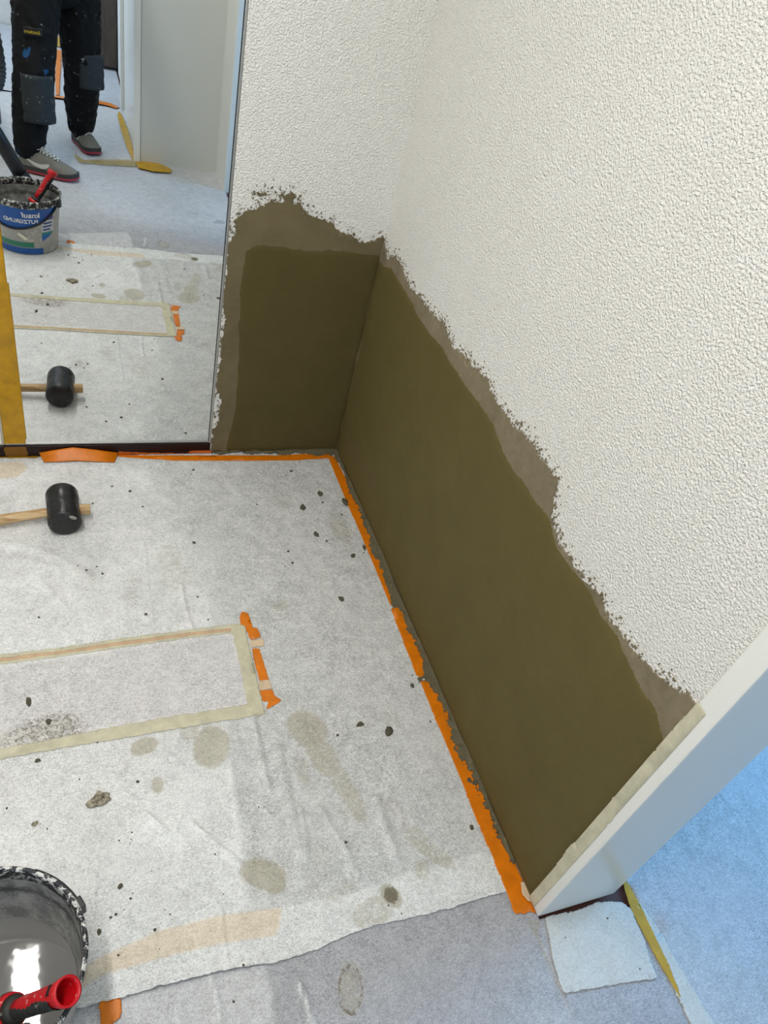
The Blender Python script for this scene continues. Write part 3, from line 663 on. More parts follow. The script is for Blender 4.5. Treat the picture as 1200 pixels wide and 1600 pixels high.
# ---------------------------------------------------------------- orange tapes
def ft(name, px, mat, label, cat='tape', group=None, base=0.0008, cell=0.002, amp=0.0, mp=on_floor, thick=0.0004, hf=None, lam=0.006):
    o = sheet(name, [px], mp, cell, thick, amp=amp, lam=lam, mat=mat, base=base, height=hf, seed=len(px))
    tag(o, label, cat, group); return o
ft("orange_tape", [(-0.0438,-0.0452),(-0.0186,-0.0315),(0.0193,-0.733),(-0.0416,-0.7325)], M_ORANGE, 'orange tape strip along the long plastered wall, nearest the room corner', base=0.0010)
ft('orange_tape', [(-0.0448,-0.7418),(0.0158,-0.7424),(0.0387,-0.9912),(-0.0508,-0.9807)], M_ORANGE, 'middle orange tape strip along the long plastered wall, between two joints', base=0.0010)
ft('orange_tape', [(-0.0471,-0.9957),(0.0429,-1.0044),(0.0147,-1.5788),(-0.0044,-1.5965),(-0.0168,-1.5895),(-0.0317,-1.5936),(-0.0378,-1.5869),(-0.0511,-1.5914),(-0.0495,-1.5565),(-0.048,-1.4699),(-0.0484,-1.3622),(-0.0469,-1.2482),(-0.048,-1.1303)], M_ORANGE, 'longest orange tape strip along the plastered wall, ending at the door frame', base=0.0012, amp=0.0008)
ft('orange_tape', [(-0.7412,-0.0039),(-0.6117,-0.0115),(-0.4475,-0.017),(-0.2306,-0.0243),(-0.0288,-0.0164),(-0.0297,-0.0457),(-0.1694,-0.0549),(-0.346,-0.0499),(-0.4726,-0.0452),(-0.5744,-0.0396),(-0.6628,-0.0264),(-0.7418,-0.0137)], M_ORANGE, 'thin orange tape strip along the foot of the short plastered wall', base=0.0010, amp=0.0008)
o = sheet('orange_tape', [[(-0.7411,-0.0021),(-0.7409,0.0161),(-0.6509,0.0087),(-0.5208,0.0029),(-0.5172,0.0136),(-0.4461,0.0146),(-0.4444,-0.01)]], lambda u, v, h: (u, -0.0035 - h, np.clip(v, 0.003, 1)), 0.002, 0.0005, mat=M_ORANGE_D)
tag(o, 'orange tape strip overlapping the dark plinth near the plaster', 'tape')
# bulging piece bridging the plinth and the fleece
lo = [(-0.9558,-0.0378),(-0.909,-0.0365),(-0.8633,-0.0351),(-0.8078,-0.0405),(-0.7533,-0.0458)]; hi = [(-0.969,0.019),(-0.92,0.0254),(-0.8722,0.0318),(-0.8056,0.0228),(-0.741,0.0135)]
bm = bmesh.new(); rows = []
for k, (a, b) in enumerate(zip(lo, hi)):
    bul = math.sin(PI * k / 4) * 0.010
    row = []
    for j in range(9):
        s = j / 8
        y = a[1] * (1 - s) + (-0.006) * s - 0.0
        zt = max(0.005, b[1]) ; z = 0.007 + (zt + bul * 0.6 - 0.007) * s ** 1.5 + 0.004 * math.sin(PI * s) * math.sin(PI * k / 4)
        x = a[0] * (1 - s) + b[0] * s
        row.append(bm.verts.new((x, y, z)))
    rows.append(row)
for r0, r1 in zip(rows, rows[1:]):
    for j in range(8): bm.faces.new((r0[j], r1[j], r1[j + 1], r0[j + 1]))
o = obj('orange_tape', bm, M_ORANGE, None, True)
md = o.modifiers.new('thickness', 'SOLIDIFY'); md.thickness = 0.0005
tag(o, 'short bulging orange tape piece bridging dark plinth and fleece below the mirror', 'tape')
ft('orange_tape', [(-0.469,-0.6998),(-0.4528,-0.7065),(-0.4505,-0.7315),(-0.4487,-0.7582),(-0.4386,-0.7596),(-0.4349,-0.7754),(-0.4336,-0.7907),(-0.4489,-0.7949),(-0.4625,-0.795),(-0.4651,-0.7818),(-0.4657,-0.7667),(-0.4786,-0.7627),(-0.4789,-0.7452),(-0.478,-0.721)], M_ORANGE, 'small jagged orange tape piece at the upper corner of the taped patch', base=0.0016, cell=0.0012)
ft('orange_tape', [(-0.4646,-0.8241),(-0.4451,-0.8271),(-0.4424,-0.8807),(-0.4403,-0.9265),(-0.4537,-0.9282),(-0.4643,-0.9245),(-0.4649,-0.8771)], M_ORANGE, 'narrow orange tape piece midway along the short end of the taped patch', base=0.0016, cell=0.0012)
ft('orange_tape', [(-0.4702,-0.9541),(-0.4375,-0.9558),(-0.4371,-0.9729),(-0.4297,-0.9836),(-0.4219,-0.9924),(-0.4363,-0.9992),(-0.4501,-1.0041),(-0.4656,-1.0104),(-0.4529,-0.987),(-0.4686,-0.9861)], M_ORANGE, 'pointed orange tape piece at the lower corner of the taped patch', base=0.0016, cell=0.0012)
ft('orange_tape', [(-0.8666,-1.5298),(-0.849,-1.5316),(-0.8312,-1.5344),(-0.8311,-1.565),(-0.8459,-1.5706),(-0.8627,-1.5774),(-0.8647,-1.5558)], M_ORANGE, 'orange tape piece beside the bucket at the torn fleece edge', base=0.0012, mp=lambda u, v, h: (u, v, 0.0050 + h))

# ---------------------------------------------------------------- taped rectangular patch
X, Y = np.meshgrid(np.linspace(-1.5, -0.42, 260), np.linspace(-1.08, -0.66, 150), indexing='ij')
pin = [(-1.4469,-0.7878),(-1.3962,-1.0512),(-1.0391,-1.0131),(-0.9076,-1.0025),(-0.781,-1.005),(-0.6385,-0.9989),(-0.4896,-0.9971),(-0.4864,-0.9131),(-0.5017,-0.7594),(-0.6069,-0.7571),(-0.7641,-0.7668),(-0.9107,-0.774),(-1.0481,-0.7771)]
A = np.zeros(X.shape + (4,))
PS = [(-0.9653,-0.9868,50,14,-8,0.5),(-1.009,-0.9942,36,16,-8,0.5)]
for e in PS: A[..., 0] = np.maximum(A[..., 0], ell(X, Y, e))
for e in [(-0.9525,-0.9892,56,26,-8,0.62),(-0.992,-0.8996,30,20,0,0.25),(-0.8195,-0.8265,12,8,0,0.45),(-0.9869,-0.8034,20,8,0,0.3),(-0.5767,-0.8828,40,20,0,0.1)]: A[..., 2] = np.maximum(A[..., 2], ell(X, Y, e))
A[..., 1] = 0.75 * np.clip(1 - psd(X, Y, pin) / 0.02, 0, 1)
o = grid_mesh('fleece_patch', X, Y, Hf(X, Y) + 0.0008, M_PATCH, None, A)
me = o.data
bm = bmesh.new(); bm.from_mesh(me)
inside = psd(np.array([f.calc_center_median().x for f in bm.faces]), np.array([f.calc_center_median().y for f in bm.faces]), pin) > 0
bmesh.ops.delete(bm, geom=[f for f, k in zip(list(bm.faces), inside) if not k], context='FACES')
bm.to_mesh(me); bm.free()
tag(o, 'long rectangular fleece patch framed by cream tape on the floor cover', 'fleece patch')
ft('cream_tape', [(-1.4527,-0.7572),(-1.049,-0.7546),(-0.9104,-0.7528),(-0.7626,-0.7448),(-0.6047,-0.7404),(-0.4931,-0.7388),(-0.4655,-0.7471),(-0.4661,-0.7688),(-0.5096,-0.7668),(-0.6082,-0.7673),(-0.7646,-0.7728),(-0.9108,-0.7798),(-1.0479,-0.7826),(-1.4462,-0.7911)], M_CREAM, 'long cream tape along the upper edge of the rectangular patch', base=0.0016, amp=0.0014)
ft('peach_tape', [(-1.4501,-0.7709),(-1.0486,-0.764),(-0.9106,-0.7625),(-0.7633,-0.7549),(-0.6061,-0.7508),(-0.4986,-0.7512),(-0.5002,-0.7607),(-0.6074,-0.7612),(-0.7641,-0.7668),(-0.9107,-0.7721),(-1.0482,-0.7752),(-1.4478,-0.7827)], M_CREAM3, 'thin peach tape line along the upper edge of the patch', base=0.0021, amp=0.0004)
ft('cream_tape', [(-1.3996,-1.0335),(-1.0394,-1.0038),(-0.9651,-1.0026),(-0.9076,-0.9993),(-0.7801,-0.9918),(-0.6664,-0.9886),(-0.5034,-0.9873),(-0.468,-0.9991),(-0.4696,-1.0223),(-0.5975,-1.022),(-0.7688,-1.0255),(-0.908,-1.0262),(-1.0384,-1.0298),(-1.3933,-1.066)], M_CREAM, 'long cream tape along the lower edge of the rectangular patch', base=0.0016, amp=0.0018)
ft('cream_tape', [(-0.5061,-0.7458),(-0.4685,-0.7445),(-0.4699,-0.7982),(-0.4688,-0.8805),(-0.4699,-0.9446),(-0.4693,-1.0206),(-0.5057,-1.0158),(-0.5059,-0.9667),(-0.5037,-0.9024),(-0.504,-0.8305)], M_CREAM, 'crumpled cream tape across the short right end of the patch', base=0.0022, amp=0.0012)
ft('cream_tape', [(-0.4649,-0.7989),(-0.429,-0.7978),(-0.4303,-0.8209),(-0.4643,-0.8221)], M_CREAM2, 'small pale tape bit crossing orange tape, upper of the two', base=0.0022, amp=0.0008, cell=0.0012)
ft('cream_tape', [(-0.4663,-0.9261),(-0.4403,-0.9265),(-0.4379,-0.9539),(-0.4702,-0.9541)], M_CREAM2, 'small pinkish tape bit crossing orange tape, lower of the two', base=0.0022, amp=0.0006, cell=0.0012)

# ---------------------------------------------------------------- yellow tapes
o = sheet('yellow_tape', [[(-1.064, 0.040), (-1.002, 0.040), (-1.0015, 0.4), (-1.003, 0.9), (-1.002, 2.0), (-1.066, 2.0), (-1.065, 1.0), (-1.062, 0.5)]], lambda u, v, h: (u, 0.0070 - h - 0.0006 * (vnoise(u * 3, v, 0.08, 4) + 1), v), 0.004, 0.0004, mat=M_YELLOW2)
tag(o, 'wide vertical yellow tape down the left side of the mirror', 'tape')
o = sheet('yellow_tape', [[(-1.062, 0.004), (-1.0, 0.004), (-1.002, 0.0405), (-1.064, 0.0405)]], lambda u, v, h: (u, -0.0036 - h, v), 0.002, 0.0004, mat=tape('yellow_tape_over_plinth', (128, 84, 4), trans=0.1))
o['label'] = 'lower end of the yellow tape folded over the dark plinth, below the mirror'
tag(o, None, 'tape')
ft('yellow_tape', [(-1.7072,0.0452),(-0.9722,0.0231),(-0.9702,-0.0122),(-1.0251,-0.0102),(-1.6996,0.011)], tape('yellow_brown_tape', (160, 118, 14)), 'dull yellow tape strip along the floor below the dark plinth', base=0.0012)
ft('yellow_tape', [(0.2309,-1.5896),(0.2435,-1.5869),(0.243,-1.6066),(0.2452,-1.635),(0.2424,-1.6802),(0.2384,-1.7634),(0.2283,-1.8205),(0.2248,-1.8161),(0.219,-1.7546),(0.2168,-1.679),(0.2191,-1.6368)], M_YELLOW, 'narrow yellow tape along the doorway edge beside the bluish fleece', base=0.0, mp=lambda u, v, h: (u, v, 0.0050 + h), amp=0.0009, cell=0.0012)
ft('yellow_tape', [(-0.4707,-2.7561),(-0.4466,-2.7867),(-0.3509,-2.7573),(-0.2749,-2.6779),(-0.2859,-2.6114),(-0.3842,-2.5982),(-0.4699,-2.6299)], M_YELLOW, 'yellow tape at the foot of the white panel behind the person', base=0.0045, mp=lambda u, v, h: (u, v, 0.0095 + h), amp=0.002, cell=0.004)
ft('yellow_tape', [(-0.5094,-3.7431),(-0.4916,-3.6394),(-0.4739,-3.3156),(-0.4681,-2.7895),(-0.4882,-2.7603),(-0.5053,-2.9759),(-0.5178,-3.2956),(-0.521,-3.556)], M_YELLOW, 'yellow tape strip leading along the passage wall behind the person', mp=lambda u, v, h: (u, v, 0.0095 + h), amp=0.003, cell=0.004)
ft('yellow_tape', [(-0.7981,-2.7594),(-0.7604,-2.6584),(-0.5856,-2.7345),(-0.4652,-2.7797),(-0.4746,-2.6594),(-0.6264,-2.6254),(-0.7786,-2.6107),(-0.8033,-2.6837)], tape('yellow_tape_under_fleece', (196, 168, 84), trans=0.35), 'faded yellow tape crossing the hall floor beneath the right shoe', mp=lambda u, v, h: (u, v, 0.0090 + h), amp=0.004, cell=0.004)
ft('orange_tape', [(-0.9134,-3.8277),(-0.8429,-3.8382),(-0.6581,-3.8672),(-0.5524,-3.8509),(-0.4991,-3.7772),(-0.5137,-3.7409),(-0.5843,-3.79),(-0.6846,-3.8087),(-0.8435,-3.7941),(-0.9136,-3.784)], M_ORANGE, 'orange tape across the passage threshold behind the person', mp=lambda u, v, h: (u, v, 0.0100 + h), amp=0.002, cell=0.005)
ft('orange_tape', [(-0.8846,-5.0614),(-0.8383,-5.0963),(-0.8702,-3.8521),(-0.8939,-3.8388)], M_ORANGE, 'orange tape running lengthwise into the far room between the legs', mp=lambda u, v, h: (u, v, 0.0110 + h), amp=0.002, cell=0.006)
ft('yellow_tape', [(-0.8955,-5.5168),(-0.8278,-5.528),(-0.8089,-5.2003),(-0.8976,-5.1732)], M_YELLOW, 'yellow tape patch at the far end of the far room floor', mp=lambda u, v, h: (u, v, 0.0110 + h), amp=0.003, cell=0.008)

# cream tape on the face of the door frame, torn at its top
o = sheet('cream_tape', [[(-1.5665, 0.015), (-1.589, 0.015), (-1.588, 0.3), (-1.587, 0.744), (-1.5655, 0.746), (-1.564, 0.5), (-1.565, 0.28), (-1.561, 0.24), (-1.565, 0.2)]], lambda u, v, h: (-0.0085 - h, u, v), 0.0015, 0.0006, amp=0.0007, lam=0.02, mat=M_CREAM, damp=lambda u, v: np.where(u > -1.575, 1.0, 0.1))
tag(o, 'vertical cream crepe tape along the plaster side of the door frame', 'tape')
ft('cream_tape', [(-0.0099,-1.5322),(0.0095,-1.5327),(0.0127,-1.5581),(-0.0009,-1.5776),(-0.0128,-1.5694),(-0.0181,-1.5547)], M_CREAM2, 'small translucent tape scrap where the orange tape meets the door frame', base=0.006, amp=0.001, cell=0.0012)

# ---------------------------------------------------------------- crumbs and chunks
CRUMBS = [
 ('tiny dark mortar crumb on the fleece near the long plastered wall', 'mortar crumbs near the plastered wall', [(-0.1942,-0.1128,0.0055,0.0086),(-0.1617,-0.4565,0.0041,0.0057),(-0.2902,-0.4855,0.0048,0.0068),(-0.2882,-0.5363,0.0048,0.0066),(-0.1266,-0.2774,0.0043,0.0064),(-0.0781,-0.3399,0.0065,0.0047),(-0.0618,-0.9747,0.0027,0.0031),(-0.0641,-1.1162,0.0034,0.0037),(-0.3105,-1.1103,0.0047,0.0052),(-0.2185,-0.132,0.0026,0.0041),(-0.3435,-0.2717,0.003,0.0046),(-0.3138,-0.5466,0.0023,0.0031),(-0.057,-0.5143,0.0025,0.0034)]),
 ('tiny dark mortar crumb on the fleece between the mallet and the taped patch', 'mortar crumbs between mallet and patch', [(-0.7173,-0.1841,0.0055,0.0089),(-0.7674,-0.1602,0.0037,0.006),(-0.6864,-0.2594,0.0037,0.0057),(-0.8249,-0.2382,0.0053,0.0042),(-0.558,-0.4247,0.0054,0.0079),(-0.8119,-0.5188,0.0048,0.0047),(-0.8515,-0.5049,0.004,0.0059),(-0.8717,-0.4861,0.0024,0.0036),(-0.8252,-0.4911,0.0032,0.0048),(-0.7135,-0.6759,0.0064,0.0064),(-0.9661,-0.6524,0.0037,0.0052),(-0.5752,-0.6311,0.0034,0.0046),(-0.5599,-0.7143,0.0033,0.0043),(-0.5159,-0.0916,0.004,0.0065),(-0.5249,-0.1139,0.0024,0.0039)]),
 ('tiny dark mortar crumb on the fleece between the taped patch and the bucket', 'mortar crumbs between patch and bucket', [(-0.9604,-1.1904,0.0018,0.002),(-0.9475,-1.2026,0.0024,0.0026),(-1.0215,-1.1434,0.0024,0.0041),(-0.8857,-1.1067,0.0025,0.0029),(-0.7707,-1.1362,0.0039,0.0059),(-0.7906,-1.2455,0.0025,0.0027),(-0.8159,-1.2572,0.0025,0.0026),(-0.7929,-1.2598,0.0019,0.002),(-0.796,-1.2683,0.0015,0.0016),(-0.8218,-1.0056,0.0027,0.0032),(-0.8468,-1.0252,0.004,0.0032)]),
 ('tiny dark mortar crumb on the fleece right of the bucket', 'mortar crumbs right of the bucket', [(-0.8303,-1.3959,0.0035,0.0034),(-0.8396,-1.3993,0.0034,0.0034),(-0.7641,-1.4399,0.0046,0.0044),(-0.8025,-1.3745,0.0035,0.0035),(-0.7597,-1.3309,0.0018,0.0019),(-0.7594,-1.4745,0.0017,0.0016),(-0.8302,-1.4672,0.0028,0.0026),(-0.8631,-1.3491,0.0017,0.0018),(-0.8152,-1.3915,0.0017,0.0017),(-0.7424,-1.4094,0.0018,0.0017),(-0.7339,-1.4186,0.0024,0.0023),(-0.7984,-1.366,0.0018,0.0018)]),
 ('tiny dark mortar crumb on the fleece near the torn edge in front', 'mortar crumbs near the torn edge', [(-0.6351,-1.3262,0.0026,0.0026),(-0.6312,-1.4064,0.0019,0.0018),(-0.6161,-1.5401,0.0035,0.0032),(-0.6427,-1.5913,0.0034,0.003),(-0.2902,-1.5271,0.0027,0.0024),(-0.5293,-1.2464,0.0021,0.0022),(-0.3626,-1.3624,0.0042,0.0055),(-0.647,-1.3625,0.0016,0.0016),(-0.3112,-1.5056,0.0027,0.0025)]),
 ('tiny dark speck of mortar on the torn fleece scrap by the door frame', 'mortar crumbs on the fleece scrap', [(0.1516,-1.647,0.0038,0.002),(0.1674,-1.7509,0.0029,0.0025),(0.0364,-1.6566,0.0026,0.0013)]),
]
seed = 100
for lab, grp, L in CRUMBS:
    for (x, y, rx, ry) in L:
        seed += 1
        r = (rx + ry * 0.9) / 2
        zb = float(Hf(x, y)) if y > float(edge_y(np.array(x))) else (0.006 if x > -0.03 else 0.0025)
        o = blob(x, y, zb, max(r * 0.85, 0.0013), 0.6, seed, M_CRUMB, 'mortar_crumb', 1, ax=(1, 1))
        tag(o, lab, 'mortar crumb', grp)
BIG = [
 ('triangular dark mortar chip on the fleece below the room corner', [(-0.1987,-0.2972,0.0105,0.0155)]),
 ('angular dark mortar chip nearest the room corner', [(-0.1237,-0.2329,0.0098,0.0147)]),
 ('dark mortar chip on open fleece, second below the corner chips', [(-0.1861,-0.4229,0.0092,0.013)]),
 ('flat dark mortar chip left of the orange tape, at mid wall', [(-0.0965,-0.5268,0.0092,0.0083)]),
 ('rounded dark mortar pebble alone on the fleece near the tape joint', [(-0.1806,-0.6903,0.0094,0.0122)]),
 ('dark mortar lump on the edge of the orange tape near the corner', [(-0.0496,-0.2794,0.011,0.0226)]),
 ('dark mortar lump on the orange tape beside the flat chip', [(-0.0482,-0.4927,0.0062,0.0143)]),
 ('small mortar pebble beside the lower joint of the orange tape', [(-0.0732,-1.0056,0.0062,0.0071)]),
 ('oval dark mortar pebble, left of a pair right of the taped patch', [(-0.2471,-1.0918,0.0114,0.0072)]),
 ('crumbly dark mortar pebble, right of a pair right of the taped patch', [(-0.1811,-1.1239,0.0131,0.0142)]),
 ('left one of two mortar drops on the orange tape', [(-0.0266,-1.2861,0.0065,0.0083)]),
 ('right one of two mortar drops on the orange tape', [(-0.0149,-1.2951,0.0082,0.0075)]),
 ('dark mortar pebble beside the long orange tape', [(-0.0673,-1.3934,0.0062,0.0075)]),
 ('long dark chip inside the taped patch', [(-0.9856,-0.8957,0.0067,0.0153)]),
 ('dark chip just below the lower cream tape of the patch', [(-0.9661,-1.0472,0.0076,0.006)]),
 ('pale grey mortar bit above the bucket', [(-0.9697,-1.1884,0.0083,0.0067)]),
 ('dark pebble nearest above the bucket on its right', [(-0.8192,-1.3465,0.0059,0.006)]),
 ('dark oval pebble right beside the bucket rim', [(-0.8606,-1.4189,0.0045,0.0066)]),
 ('dark mortar crumb on dirt speckles inside the patch', [(-0.9448,-0.9549,0.0066,0.0098)]),
]
for k, (lab, L) in enumerate(BIG):
    x, y, rx, ry = L[0]
    zb = float(Hf(x, y)) + (0.002 if ('orange tape' in lab and 'beside the' not in lab) else 0.0008 if 'patch' in lab else 0)
    o = blob(x, y, zb, 1.0, 0.55 * min(rx, ry), 300 + k, M_CRUMB if 'pale' not in lab else M_CHUNK, 'mortar_chip', 2, ax=(rx * 0.85, ry * 0.85))
    o.location.z = zb + 0.0005
    tag(o, lab, 'mortar chip')
x, y, rx, ry = [(-0.8515,-1.163,0.0278,0.0154)][0]
bm = bmesh.new()
for k in range(9):
    rr = random.Random(k); a = rr.uniform(0, 2 * PI); q = rr.uniform(0.1, 0.75)
    mm = Matrix.Translation((math.cos(a) * rx * q, math.sin(a) * ry * q, 0.004)) @ Matrix.Diagonal((rx * rr.uniform(.25, .5), ry * rr.uniform(.3, .6), 0.006, 1))
    bmesh.ops.create_icosphere(bm, subdivisions=2, radius=1.0, matrix=mm)
for v in bm.verts:
    v.co += Vector((random.uniform(-1, 1), random.uniform(-1, 1), random.uniform(-1, 1))) * 0.0009
    v.co.z = max(0, v.co.z)
o = obj('mortar_chunk', bm, M_CHUNK); o.location = (x, y, float(Hf(x, y)))
md = o.modifiers.new('r', 'REMESH'); md.mode = 'VOXEL'; md.voxel_size = 0.0012
tag(o, 'largest pale crumbly mortar chunk on the fleece above the bucket', 'mortar chunk')

# ---------------------------------------------------------------- rubber mallet
HX, HY, HR = -0.903, -0.300, 0.0435
root = empty('rubber_mallet', (HX, HY, 0.004))
tag(root, 'black rubber mallet with wooden handle lying on the fleece', 'mallet')
t = NT('black_rubber'); t.set('Base Color', t.mix(t.ramp(t.noise(55, 4, 0.7), [(0.56, 0.0), (0.72, 1.0)]), lin((20, 20, 21)), lin((62, 60, 55)))).set('Roughness', t.ramp(t.noise(40, 3), [(0.35, 0.30), (0.65, 0.6)])).set('Specular IOR Level', 0.5)
t.bump(t.noise(90, 3), 0.001, 0.6); M_RUB = t.m
t = NT('mallet_wood'); gr = t.noise(60, 4, 0.6, 0.6, stretch=(0.18, 1.6, 1.6)); t.set('Base Color', t.mix(t.ramp(gr, [(0.35, 0.0), (0.65, 1.0)]), lin((160, 124, 80)), lin((214, 184, 138)))).set('Roughness', 0.55); t.bump(gr, 0.0006); M_WOOD = t.m
bm = bmesh.new()
zc = 0.0055 + HR
prof = [(0.0, -0.066), (0.034, -0.066), (0.0415, -0.063), (0.0435, -0.057), (0.0437, -0.035), (0.0430, -0.02), (0.0426, 0.0), (0.0430, 0.02), (0.0437, 0.035), (0.0435, 0.057), (0.0415, 0.063), (0.034, 0.066), (0.0, 0.066)]
seg = 48; rings = []
rot = Matrix.Rotation(math.radians(3.0), 3, 'Z')
for r, s in prof:
    rings.append([bm.verts.new(Vector((HX, HY, zc)) + rot @ Vector((max(r, 1e-4) * math.cos(2 * PI * k / seg), s, max(r, 1e-4) * math.sin(2 * PI * k / seg)))) for k in range(seg)])
for a, b in zip(rings, rings[1:]):
    for k in range(seg): bm.faces.new((a[k], a[(k + 1) % seg], b[(k + 1) % seg], b[k]))
bmesh.ops.remove_doubles(bm, verts=bm.verts, dist=0.0003)
bmesh.ops.recalc_face_normals(bm, faces=bm.faces)
hd = obj('head', bm, M_RUB, None, True)
bm = bmesh.new()
pts = [(-0.833, -0.300, 0.042), (-0.86, -0.300, 0.042), (-0.90, -0.302, 0.042), (-0.945, -0.304, 0.040), (-1.0, -0.309, 0.036), (-1.06, -0.315, 0.031), (-1.12, -0.320, 0.027), (-1.18, -0.325, 0.024), (-1.215, -0.328, 0.022)]
tube(bm, pts, [0.0155, 0.0158, 0.0158, 0.0135, 0.0135, 0.0150, 0.0165, 0.0165, 0.010], 20)
hn = obj('handle', bm, M_WOOD, None, True)
md = hn.modifiers.new('b', 'BEVEL'); md.width = 0.0015; md.limit_method = 'ANGLE'
bm = bmesh.new()
for k, (sx, sy) in enumerate(((0.004, 0.008),)):
    pass
p0 = Vector((HX, HY, zc)) + rot @ Vector((0.021, -0.0668, 0.024))
mm = Matrix.Translation(p0) @ Matrix.Rotation(0.6, 4, 'Y') @ Matrix.Diagonal((0.011, 0.0008, 0.006, 1))
bmesh.ops.create_icosphere(bm, subdivisions=2, radius=1.0, matrix=mm)
sp = obj('mortar_splash', bm, plain('pale_splash', (150, 150, 140), 0.8))
reparent([hd, hn, sp], root)

# ---------------------------------------------------------------- bucket
BXc, BYc = -1.021, -1.511
root = empty('primer_bucket', (BXc, BYc, 0.003))
tag(root, 'open plastic bucket of grey primer with blue and green label', 'bucket')
t = NT('splattered_bucket_plastic')
t.set('Base Color', t.mix(t.ramp(t.noise(45, 4, 0.7), [(0.55, 0.0), (0.60, 1.0)]), lin((168, 167, 162)), lin((196, 192, 182)))).set('Roughness', 0.4)
M_BUCK = t.m
t = NT('bucket_inside')
c = t.mix(t.ramp(t.noise(30, 4, 0.6), [(0.4, 0.0), (0.62, 1.0)]), lin((112, 113, 112)), lin((150, 150, 147)))
c = t.mix(t.ramp(t.voro(120), [(0.10, 1.0), (0.17, 0.0)]), c, lin((196, 196, 192)))
sx = t.n.new('ShaderNodeSeparateXYZ'); t.l.new(t.tc, sx.inputs[0])
band = t.ramp(t.math('ADD', t.math('ABSOLUTE', t.math('SUBTRACT', sx.outputs[2], 0.178)), t.math('MULTIPLY', t.noise(60, 4, 0.8), 0.035)), [(0.020, 1.0), (0.030, 0.0)])
c = t.mix(t.math('MULTIPLY', band, 0.75), c, lin((52, 53, 52)))
t.set('Base Color', c).set('Roughness', 0.6); t.bump(t.noise(200, 3), 0.001)
M_BIN = t.m
t = NT('splattered_rim')
c = t.mix(t.ramp(t.noise(85, 4, 0.7, 0.4), [(0.52, 0.0), (0.56, 1.0)]), lin((34, 36, 42)), lin((212, 212, 208)))
t.set('Base Color', c).set('Roughness', 0.45); t.bump(t.noise(90, 4, 0.7), 0.0015); M_BRIM = t.m
bm = bmesh.new(); lathe(bm, [(0.0001, 0.003), (0.114, 0.003), (0.118, 0.006), (0.1205, 0.014), (0.1388, 0.214)], BXc, BYc, 96)
shell = obj('shell', bm, M_BUCK, None, True)
bm = bmesh.new(); lathe(bm, [(0.1405, 0.232), (0.1375, 0.20), (0.1180, 0.012), (0.0001, 0.012)], BXc, BYc, 96)
inner = obj('inner_wall', bm, M_BIN, None, True)
bm = bmesh.new(); lathe(bm, [(0.1375, 0.212), (0.1430, 0.212), (0.1435, 0.222), (0.1400, 0.224), (0.1405, 0.232), (0.1465, 0.233), (0.1470, 0.239), (0.1440, 0.242), (0.1405, 0.241), (0.1395, 0.232)], BXc, BYc, 96, closed=True)
rim = obj('rim', bm, M_BRIM, None, True)
t = NT('grey_primer'); t.set('Base Color', lin((112, 112, 110))).set('Roughness', 0.035).set('Specular IOR Level', 0.6); t.bump(t.noise(25, 2), 0.0004, 0.4)
bm = bmesh.new(); lathe(bm, [(0.1250, 0.086), (0.0001, 0.086)], BXc, BYc, 64)
liq = obj('primer', bm, t.m, None, False)
def on_bucket(theta, z, off=0.0008):
    r = 0.1205 + (z - 0.014) / 0.186 * 0.017 + off
    return (BXc + r * math.cos(theta), BYc + r * math.sin(theta), z)
def bail_z(th):   # th degrees, between the ears at 25 and 205
    s = max(0.0, math.sin(math.radians(th - 25)))
    return 0.222 - 0.102 * s ** 0.8
def wrap(name, t0, t1, zt, zb, mat, n=60, m=10, off=0.0009):
    bm = bmesh.new(); rows = []
    for i in range(n + 1):
        th = t0 + (t1 - t0) * i / n
        a, b = zt(th), zb(th)
        rows.append([bm.verts.new(on_bucket(math.radians(th), a + (b - a) * j / m, off)) for j in range(m + 1)])
    for p, q in zip(rows, rows[1:]):
        for j in range(m): bm.faces.new((p[j], p[j + 1], q[j + 1], q[j]))
    bmesh.ops.recalc_face_normals(bm, faces=bm.faces)
    return obj(name, bm, mat, None, True)
t = NT('blue_green_label')
sx = t.n.new('ShaderNodeSeparateXYZ'); t.l.new(t.tc, sx.inputs[0])
g = t.math('ADD', t.math('MULTIPLY', t.math('ADD', sx.outputs[0], 1.021), 3.6), t.math('ADD', t.math('MULTIPLY', t.math('SUBTRACT', 0.16, sx.outputs[2]), 6.0), t.math('MULTIPLY', t.noise(14, 2), 0.5)))
t.set('Base Color', t.mix(t.ramp(g, [(0.42, 0.0), (0.72, 1.0)]), lin((0, 84, 168)), lin((0, 104, 84)))).set('Roughness', 0.3); M_LAB = t.m
lab = wrap('label', 32, 198, lambda th: 0.211, lambda th: min(0.2105, bail_z(th) + 0.003), M_LAB)
lab['label'] = 'blue and green front label'
gb = wrap('label_band', 78, 150, lambda th: 0.062, lambda th: 0.040, plain('green_band', (40, 128, 104), 0.35), 30, 2)
bb = wrap('label_band', 60, 170, lambda th: 0.036, lambda th: 0.008, plain('blue_band', (20, 88, 168), 0.35), 40, 2)
wb = wrap('side_label', 36, 62, lambda th: 0.158, lambda th: 0.108, plain('white_label', (205, 208, 214), 0.4), 12, 2)
wb['label'] = 'white side label with blue print'
wb2 = wrap('side_label', 38, 62, lambda th: 0.106, lambda th: 0.096, plain('teal_label', (10, 130, 128), 0.4), 12, 2)
wb3 = wrap('side_label', 42, 62, lambda th: 0.096, lambda th: 0.066 + 0.0012 * (62 - th), plain('blue_label', (18, 100, 180), 0.4), 12, 2)
wb4 = wrap('side_label', 38, 56, lambda th: 0.187, lambda th: 0.160, plain('violet_label', (66, 70, 150), 0.4), 12, 2)
